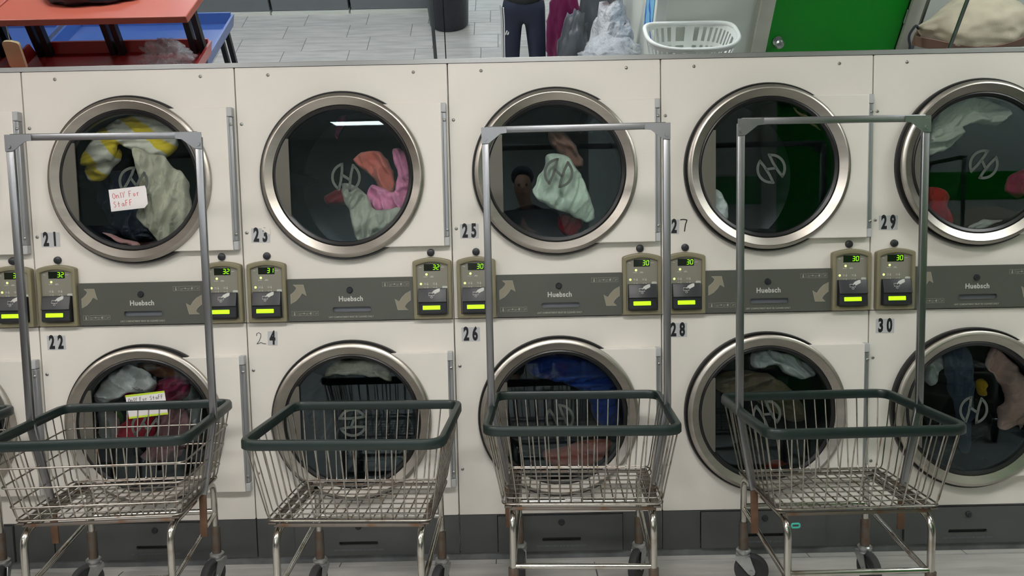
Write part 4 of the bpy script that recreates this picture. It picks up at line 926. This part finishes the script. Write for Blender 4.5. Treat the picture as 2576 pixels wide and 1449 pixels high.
table('red folding table with an orange red upper shelf, right one of two', -1.50, -0.28, -2.54, -1.86, 0.80, 0.095, 'redpl', (-1.50, -0.215, -2.78, -2.16, 1.185))
table('red folding table with an orange red upper shelf at the far left', -2.84, -1.62, -2.54, -1.86, 0.80, 0.095, 'redpl', (-2.84, -1.515, -2.78, -2.16, 1.185))
table('blue folding table behind the red ones', -1.62, -0.40, -3.46, -2.68, 0.60, 0.10, 'bluepl')
table('blue folding table at the far left behind the red ones', -2.96, -1.74, -3.46, -2.68, 0.60, 0.10, 'bluepl')
M['film'] = film_mat('clear_plastic_film', (0.96, 0.97, 0.98), 0.3, 0.10)
M['filmw'] = film_mat('milky_plastic_film', (0.9, 0.92, 0.95), 0.75, 0.25, srgb(206, 208, 212))
M['blackbag'] = mat('black_bin_liner', srgb(30, 33, 42), rough=0.3, var=0.2, scale=9, bump=0.5, bscale=14)
tag(obj('plastic_bag', lump((0.14, 0.12, 0.10), 3.0, 0.5, 2.8, 4, -0.6, None, 0.35), 'film', None, (-0.48, -2.30, 0.822)), 'crumpled clear plastic bag on the red table', 'bag')
tag(obj('black_bag', lump((0.30, 0.16, 0.08), 5.0, 0.2, 2.0, 4, -0.5, None, 0.1), 'blackbag', None, (-0.95, -2.50, 1.231)), 'black plastic bag lying on the orange red shelf', 'bag')
ct = tag(obj('cloth_tag', plate([(v.x, v.y) for v in rounded([(-0.055, -0.10), (0.05, -0.11), (0.055, 0.075), (0.0, 0.085), (-0.05, 0.078)], 0.02, 3)], -0.012, 0.012), 'c_cardboard', None, (-1.39, -2.135, 1.020), (0, 0.08, 0)), 'beige card tag hanging from the front of the upper shelf', 'tag')
obj('tag_clip', tube(rounded([(0, -0.004, 0.07), (0, -0.004, 0.10), (0, -0.016, 0.14), (0, -0.022, 0.172)], 0.02, 3, False), 0.004, 8), 'fork', ct)
tag(obj('dark_jacket', lump((0.15, 0.15, 0.15), 8.0, 0.25, 2.0, 4, -0.6, None, 0.2), 'c_navy', None, (-1.83, -2.26, 0.822)), 'dark navy jacket heaped on the left red table', 'jacket')
tag(obj('dark_scarf', lump((0.10, 0.07, 0.035), 2.0, 0.3, 2.0, 3, -0.5, None, 0.2), 'blackbag', None, (-0.78, -2.80, 0.622)), 'small black bag on the blue table', 'bag')

# washers along the middle of the room, only their bases show in the mirror
for k, wx in enumerate((-2.95, -2.15, -1.35, -0.55, 0.25)):
    wd = 0.78
    W_ = thing('front_load_washer', 'grey front load washer in the row facing the dryers, %s from the right end' % ('fifth', 'fourth', 'third', 'second', 'first')[k], 'washer', (wx+wd/2, -5.12, 0), 0, 'washers across the room')
    gm = mat('washer_grey_steel', srgb(122, 127, 131), rough=0.4, metal=0.2, var=0.05, scale=3)
    obj('body', box(-wd/2+0.002, wd/2-0.002, -0.8, 0.0, 0.03, 1.15, 0.006), gm, W_)
    obj('plinth', box(-wd/2, wd/2, -0.8, 0.035, 0.0, 0.028), 'wallw', W_)
    rg = obj('door_ring', lathe([(0.20, 0.0), (0.25, 0.0), (0.25, 0.03), (0.235, 0.05), (0.21, 0.05), (0.20, 0.03), (0.20, 0.0)], 'Y', 48), 'steel', W_, (0, 0.0, 0.62))
    obj('door_glass', lathe([(0.0, 0.025), (0.2, 0.025), (0.2, 0.004), (0.0, 0.004)], 'Y', 48), 'gasket', rg)
    obj('control_strip', box(-wd/2+0.03, wd/2-0.03, 0.0, 0.02, 0.98, 1.12, 0.004), 'black', W_)

bn = thing('waste_bin', 'round black waste bin standing beside the washers', 'bin', (1.26, -4.78, 0))
obj('bin_body', lathe([(0.0, 0.0), (0.17, 0.0), (0.19, 0.02), (0.225, 0.62), (0.235, 0.64), (0.225, 0.645), (0.21, 0.62), (0.18, 0.03), (0.0, 0.02)], 'Z', 40), 'blackbag', bn)
obj('bin_liner', lathe([(0.215, 0.60), (0.23, 0.655), (0.244, 0.64), (0.240, 0.56), (0.234, 0.50)], 'Z', 40), 'blackbag', bn)
tag(obj('upright_pole', tube([(0, 0, 0), (0, 0, CEIL-0.001)], 0.014, 12), mat('grey_pole_paint', srgb(78, 84, 86), metal=0.4, rough=0.4, var=0.05), None, (1.25, -3.2, 0)), 'thin grey floor to ceiling pole left of the person', 'pole')

# bags beside the partition
def bag(name, label, m, loc, size, seed, pinch=(0, 0, 1), amp=0.2, ridge=0.15, rz=0.0):
    o = obj(name, lump(size, seed, amp, 2.1, 4, -0.75, pinch, ridge), m, None, loc, (0, 0, rz))
    return tag(o, label, 'bag', 'bags piled by the partition')
M['greybag'] = mat('charcoal_bin_liner', srgb(82, 86, 92), rough=0.35, var=0.25, scale=6, bump=0.5, bscale=12)
bag('bin_bag', 'charcoal plastic bag standing nearest the person', 'greybag', (2.36, -3.16, 0), (0.13, 0.14, 0.44), 1.0, None, 0.2, 0.15)
bag('bin_bag', 'tall grey plastic bag behind the charcoal one', 'greybag', (2.57, -3.45, 0), (0.17, 0.15, 0.58), 6.0, None, 0.15, 0.1)
bag('laundry_sack', 'magenta cloth sack slumped behind the bags', 'c_plum', (2.32, -3.72, 0), (0.15, 0.15, 0.42), 7.0, (0.3, 0, 0.95))
bag('plastic_sack', 'large milky plastic sack full of white laundry', 'filmw', (2.58, -2.74, 0), (0.175, 0.19, 0.56), 11.0, None, 0.22, 0.2)
tag(obj('white_laundry', lump((0.11, 0.12, 0.44), 13.0, 0.3, 2.4, 4, -0.7, None, 0.2), 'c_white', None, (2.58, -2.74, 0.02)), 'white laundry inside the milky plastic sack', 'laundry')
bag('clear_bag', 'clear crumpled plastic bag on top of the grey crate', 'film', (2.54, -2.33, 0.722), (0.19, 0.14, 0.12), 15.0, None, 0.35, 0.25)
cr = tag(obj('storage_crate', box(-0.2, 0.2, -0.15, 0.15, 0, 0.72, 0.01), mat('grey_crate_plastic', srgb(120, 124, 130), var=0.05), None, (2.50, -2.33, 0)), 'grey crate under the clear plastic bag', 'crate')
obj('crate_rim', plate(rect(-0.215, 0.215, -0.02, 0.02), -0.165, 0.165), M['plate'], cr, (0, 0, 0.67))
pm = stripe_mat('blue_poster_print', srgb(120, 180, 214), srgb(40, 104, 190), 5.0, (0, 0.8, 0.5), 0.6, 2.0)
tag(obj('wall_poster', box(2.803, 2.8095, -2.66, -2.36, 0.85, 1.45), pm, None), 'blue printed poster on the side of the partition', 'poster')
tag(obj('orange_tag', lump((0.09, 0.05, 0.05), 21.0, 0.3, 2.2, 3, -0.5), mat('orange_plastic', srgb(232, 92, 52), var=0.1), None, (2.58, -2.75, 1.06)), 'orange plastic wrapper on top of the milky sack', 'wrapper')

# white laundry basket on a small table against the partition
tb = thing('side_table', 'small white table under the laundry basket', 'table', (3.05, -1.98, 0))
obj('table_top', box(-0.33, 0.33, -0.19, 0.19, 0.845, 0.875, 0.004), 'white_pl', tb)
for sx in (-0.3, 0.3):
    for sy in (-0.16, 0.16): obj('leg', box(sx-0.015, sx+0.015, sy-0.015, sy+0.015, 0, 0.845), 'alu', tb)
bk = thing('laundry_basket', 'white plastic laundry basket with rows of slots', 'basket', (2.985, -1.975, 0.876))
def basket_wall():
    """slotted wall: flared stadium, slots left open between ribs"""
    b = new(); n = 72; zz = [0.0, 0.035, 0.10, 0.125, 0.215, 0.25]
    def P(k, z):
        f = 0.78+0.22*z/0.25; t = 2*PI*k/n; c, s = math.cos(t), math.sin(t); e = 0.62
        x = 0.285*f*math.copysign(abs(c)**e, c); y = 0.196*f*math.copysign(abs(s)**e, s)
        return Vector((x, y, z))
    for i in range(len(zz)-1):
        for k in range(n):
            if i in (1, 3) and k % 2: continue
            q = [P(k, zz[i]), P(k+1, zz[i]), P(k+1, zz[i+1]), P(k, zz[i+1])]
            cc = sum(q, Vector())/4; nn = Vector((cc.x, cc.y*2.2, 0)).normalized()*0.004
            o = [b.verts.new(p) for p in q]; u = [b.verts.new(p-nn) for p in q]
            b.faces.new(o); b.faces.new(u[::-1])
            for a in range(4): b.faces.new((o[a], o[(a+1) % 4], u[(a+1) % 4], u[a]))
    bmesh.ops.remove_doubles(b, verts=b.verts, dist=1e-4)
    return b, P
bw, BP = basket_wall()
obj('basket_wall', bw, 'white_pl', bk)
obj('basket_floor', plate([(BP(k, 0).x, BP(k, 0).y) for k in range(72)], 0, 0.006), 'white_pl', bk, (0, 0, 0.006), (-PI/2, 0, 0))
obj('basket_rim', tube([BP(k, 0.25+0.012*math.cos(4*PI*k/72)) for k in range(72)], 0.013, 10, True), 'white_pl', bk)

# cart with a canvas sack by the green door
make_cart('laundry cart with a hanging rack beside the green door', (4.46, -1.80), math.radians(100), rack=True)
hp = tag(obj('laundry_hamper', lump((0.23, 0.22, 0.50), 31.0, 0.06, 1.5, 4, -0.9, None, 0.02), 'c_charcoal', None, (5.06, -1.88, 0)), 'dark upright laundry hamper under the canvas sack', 'hamper')
sk = thing('canvas_sack', 'cream canvas laundry sack with a dark brown band and drawstring', 'sack', (4.74, -1.88, 0.975))
sb = lump((0.34, 0.20, 0.21), 17.0, 0.12, 1.8, 5, -0.8, (-1, 0, 0.1), 0.03)
obj('sack_body', sb, 'c_canvas', sk)
bl = [(0.36*1.03*math.cos(a)*1.0, 0.215*math.sin(a)-0.0, 0.17+0.05*math.cos(a)+0.02*math.sin(3*a)) for a in [2*PI*k/48 for k in range(48)]]
obj('brown_band', sweep(bl, [(-0.006, -0.03), (0.004, -0.03), (0.004, 0.03), (-0.006, 0.03)]), 'c_umber', sk)
obj('drawstring', tube(rounded([(-0.38, 0.0, 0.20), (-0.42, 0.03, 0.24), (-0.46, 0.06, 0.18), (-0.44, 0.10, 0.12), (-0.47, 0.12, 0.05)], 0.03, 4, False), 0.008, 8), 'c_charcoal', sk)

# ------------------------------------------------------------------ the person holding the phone
PXc, PYc = 1.965, -3.30
pr = thing('person', 'person in a black jacket and navy track pants with white side stripes', 'person', (PXc, PYc, 0))
def skin(name, verts, edges, m, root=0, sub=2):
    me = bpy.data.meshes.new(name); me.from_pydata([v[0] for v in verts], edges, []); me.update()
    o = obj(name, me, m, pr)
    md = o.modifiers.new('skin', 'SKIN'); md.use_smooth_shade = True
    for i, v in enumerate(verts):
        sv = me.skin_vertices[0].data[i]; r = v[1]; sv.radius = (r, r) if not isinstance(r, tuple) else r
        sv.use_root = (i == root)
    ss = o.modifiers.new('subdivision', 'SUBSURF'); ss.levels = sub; ss.render_levels = sub
    return o
M['skintone'] = mat('skin', srgb(186, 140, 116), rough=0.5, var=0.05, scale=10)
M['trackpants'] = mat('navy_track_pants', srgb(32, 38, 60), rough=0.7, var=0.1, scale=8, bump=0.2, bscale=12)
M['jacket'] = mat('black_jacket', srgb(34, 36, 38), rough=0.7, var=0.1, scale=8, bump=0.2, bscale=12)
ph = CAM - Vector((PXc, PYc, 0))           # the phone, in the person's own frame
hl, hr = Vector((ph.x-0.085, ph.y-0.035, ph.z-0.02)), Vector((ph.x+0.085, ph.y-0.035, ph.z-0.02))
B = [((0, 0, 0.90), (0.12, 0.09)), ((0, 0, 1.10), (0.12, 0.09)), ((0, 0.0, 1.30), (0.14, 0.09)), ((0, 0, 1.42), 0.055), ((-0.03, 0.02, 1.49), 0.05),
     ((-0.04, 0.03, 1.565), (0.074, 0.085)), ((-0.04, 0.03, 1.65), (0.078, 0.09)), ((-0.04, 0.02, 1.70), 0.04)]
E_ = [(0, 1), (1, 2), (2, 3), (3, 4), (4, 5), (5, 6), (6, 7)]
for s in (-1, 1):
    h = hl if s < 0 else hr; n0 = len(B)
    B += [((s*0.19, -0.02, 1.36), 0.05), ((s*0.25, 0.04, 1.12), 0.04), ((h.x+s*0.03, h.y-0.03, h.z-0.06), 0.026), ((h.x+s*0.005, h.y-0.02, h.z-0.015), (0.030, 0.016))]
    E_ += [(2, n0), (n0, n0+1), (n0+1, n0+2), (n0+2, n0+3)]
    for q in range(4):                       # four fingers curl round the phone's edge, thumb behind
        m0 = len(B); fz = h.z+0.026-q*0.017; ln_ = (0.036, 0.040, 0.037, 0.030)[q]
        B += [((h.x+s*0.012, h.y+0.004, fz-0.004), 0.0095), ((h.x+s*0.014, h.y+0.004+ln_*0.5, fz), 0.0085), ((h.x-s*0.002, h.y+ln_*0.62, fz), 0.0078)]
        E_ += [(n0+3, m0), (m0, m0+1), (m0+1, m0+2)]
    m0 = len(B); B += [((h.x-s*0.015, h.y-0.012, h.z-0.012), 0.010), ((h.x-s*0.040, h.y-0.004, h.z+0.008), 0.009)]
    E_ += [(n0+3, m0), (m0, m0+1)]
for s in (-1, 1):
    n0 = len(B); B += [((s*0.095, 0, 0.80), 0.075), ((s*0.105, 0.005, 0.48), 0.052), ((s*0.115, -0.01, 0.10), 0.036), ((s*0.125, 0.10, 0.045), (0.036, 0.025))]
    E_ += [(0, n0), (n0, n0+1), (n0+1, n0+2), (n0+2, n0+3)]
skin('body', B, E_, 'skintone')
J = [((0, 0, 0.80), (0.180, 0.125)), ((0, 0, 1.05), (0.175, 0.125)), ((0, 0, 1.28), (0.18, 0.12)), ((0, 0, 1.40), (0.11, 0.08)), ((-0.02, 0.01, 1.455), 0.068)]
JE = [(0, 1), (1, 2), (2, 3), (3, 4)]
for s in (-1, 1):
    h = hl if s < 0 else hr; n0 = len(J)
    J += [((s*0.20, -0.02, 1.35), 0.075), ((s*0.265, 0.045, 1.11), 0.058), ((h.x+s*0.045, h.y-0.045, h.z-0.085), 0.040)]
    JE += [(2, n0), (n0, n0+1), (n0+1, n0+2)]
skin('jacket', J, JE, 'jacket', 1)
Pn = [((0, 0, 0.93), (0.165, 0.115)), ((0, 0, 0.83), (0.165, 0.115))]; PE = [(0, 1)]
LEG = {-1: [(-0.095, 0.0, 0.70), (-0.105, 0.01, 0.48), (-0.108, 0.0, 0.28), (-0.108, -0.005, 0.085)], 1: [(0.085, 0.0, 0.70), (0.100, 0.01, 0.48), (0.112, 0.0, 0.28), (0.116, -0.005, 0.085)]}
for s in (-1, 1):
    n0 = len(Pn); Pn += [(LEG[s][0], 0.092), (LEG[s][1], 0.080), (LEG[s][2], 0.070), (LEG[s][3], 0.060)]
    PE += [(1, n0), (n0, n0+1), (n0+1, n0+2), (n0+2, n0+3)]
pants = skin('track_pants', Pn, PE, 'trackpants', 1)
stm = mat('white_stripe_fabric', srgb(214, 214, 214), rough=0.7, var=0.03)
for k in range(3):
    a = math.radians(168-k*17); pts = []
    for (x, y, z), r in [((-0.10, 0, 0.80), 0.088)]+[(LEG[-1][q], rr) for q, rr in ((0, 0.086), (1, 0.078), (2, 0.069), (3, 0.060))]:
        pts.append((x+(r+0.001)*math.cos(a), y+(r+0.001)*math.sin(a), z))
    obj('side_stripe', tube(rounded(pts, 0.08, 3, False), 0.0055, 6), stm, pants)
for k in range(3):                            # small three-bar mark on the thigh
    obj('thigh_mark', flat((0, 0, 0), (0.014, 0, 0.014+0.010*(2-k)), 0.011, 0.004, (1, 0, 0)), stm, pants, (-0.150+0.016*k, 0.078, 0.585))
for s in (-1, 1):
    x = LEG[s][3][0]
    sh = box(x-0.045, x+0.045, -0.10, 0.17, 0.0, 0.085, 0.03, seg=3)
    for v in sh.verts:
        if v.co.y > 0.05 and v.co.z > 0.05: v.co.z -= (v.co.y-0.05)*0.28
    obj('shoe', sh, 'c_white', pr)
hb = new(); bmesh.ops.create_icosphere(hb, subdivisions=3, radius=1.0)
for v in hb.verts:
    v.co = Vector((v.co.x*0.090-0.04, v.co.y*0.102+0.012, v.co.z*0.085+1.675))
    if v.co.y > 0.06 and v.co.z < 1.70: v.co.y = 0.06
    v.co += Vector((0, 0, 0.006))*noise.noise(v.co*40)
for f in hb.faces: f.smooth = True
obj('hair', hb, 'c_charcoal', pr)
for s in (-1, 1):
    obj('eye', lathe([(0.0, 0.0), (0.009, -0.004), (0.011, -0.010)], 'Y', 12), 'ink', pr, (-0.04+s*0.03, 0.113, 1.607))
obj('nose', lathe([(0.0, 0.022), (0.010, 0.008), (0.014, -0.014)], 'Y', 10), 'skintone', pr, (-0.04, 0.108, 1.578))
obj('mouth', tube([(-0.062, 0.106, 1.541), (-0.04, 0.112, 1.539), (-0.018, 0.106, 1.541)], 0.005, 6), mat('lip_tone', srgb(150, 92, 84), var=0.05), pr)
sp = thing('smartphone', 'black smartphone held level in both hands', 'phone', (CAM.x, CAM.y-0.014, CAM.z))
obj('phone_body', box(-0.078, 0.078, -0.008, 0.0, -0.037, 0.037, 0.0035), 'black', sp)
obj('camera_lens', lathe([(0.0, 0.002), (0.006, 0.002), (0.008, 0.0)], 'Y', 16), 'gasket', sp)
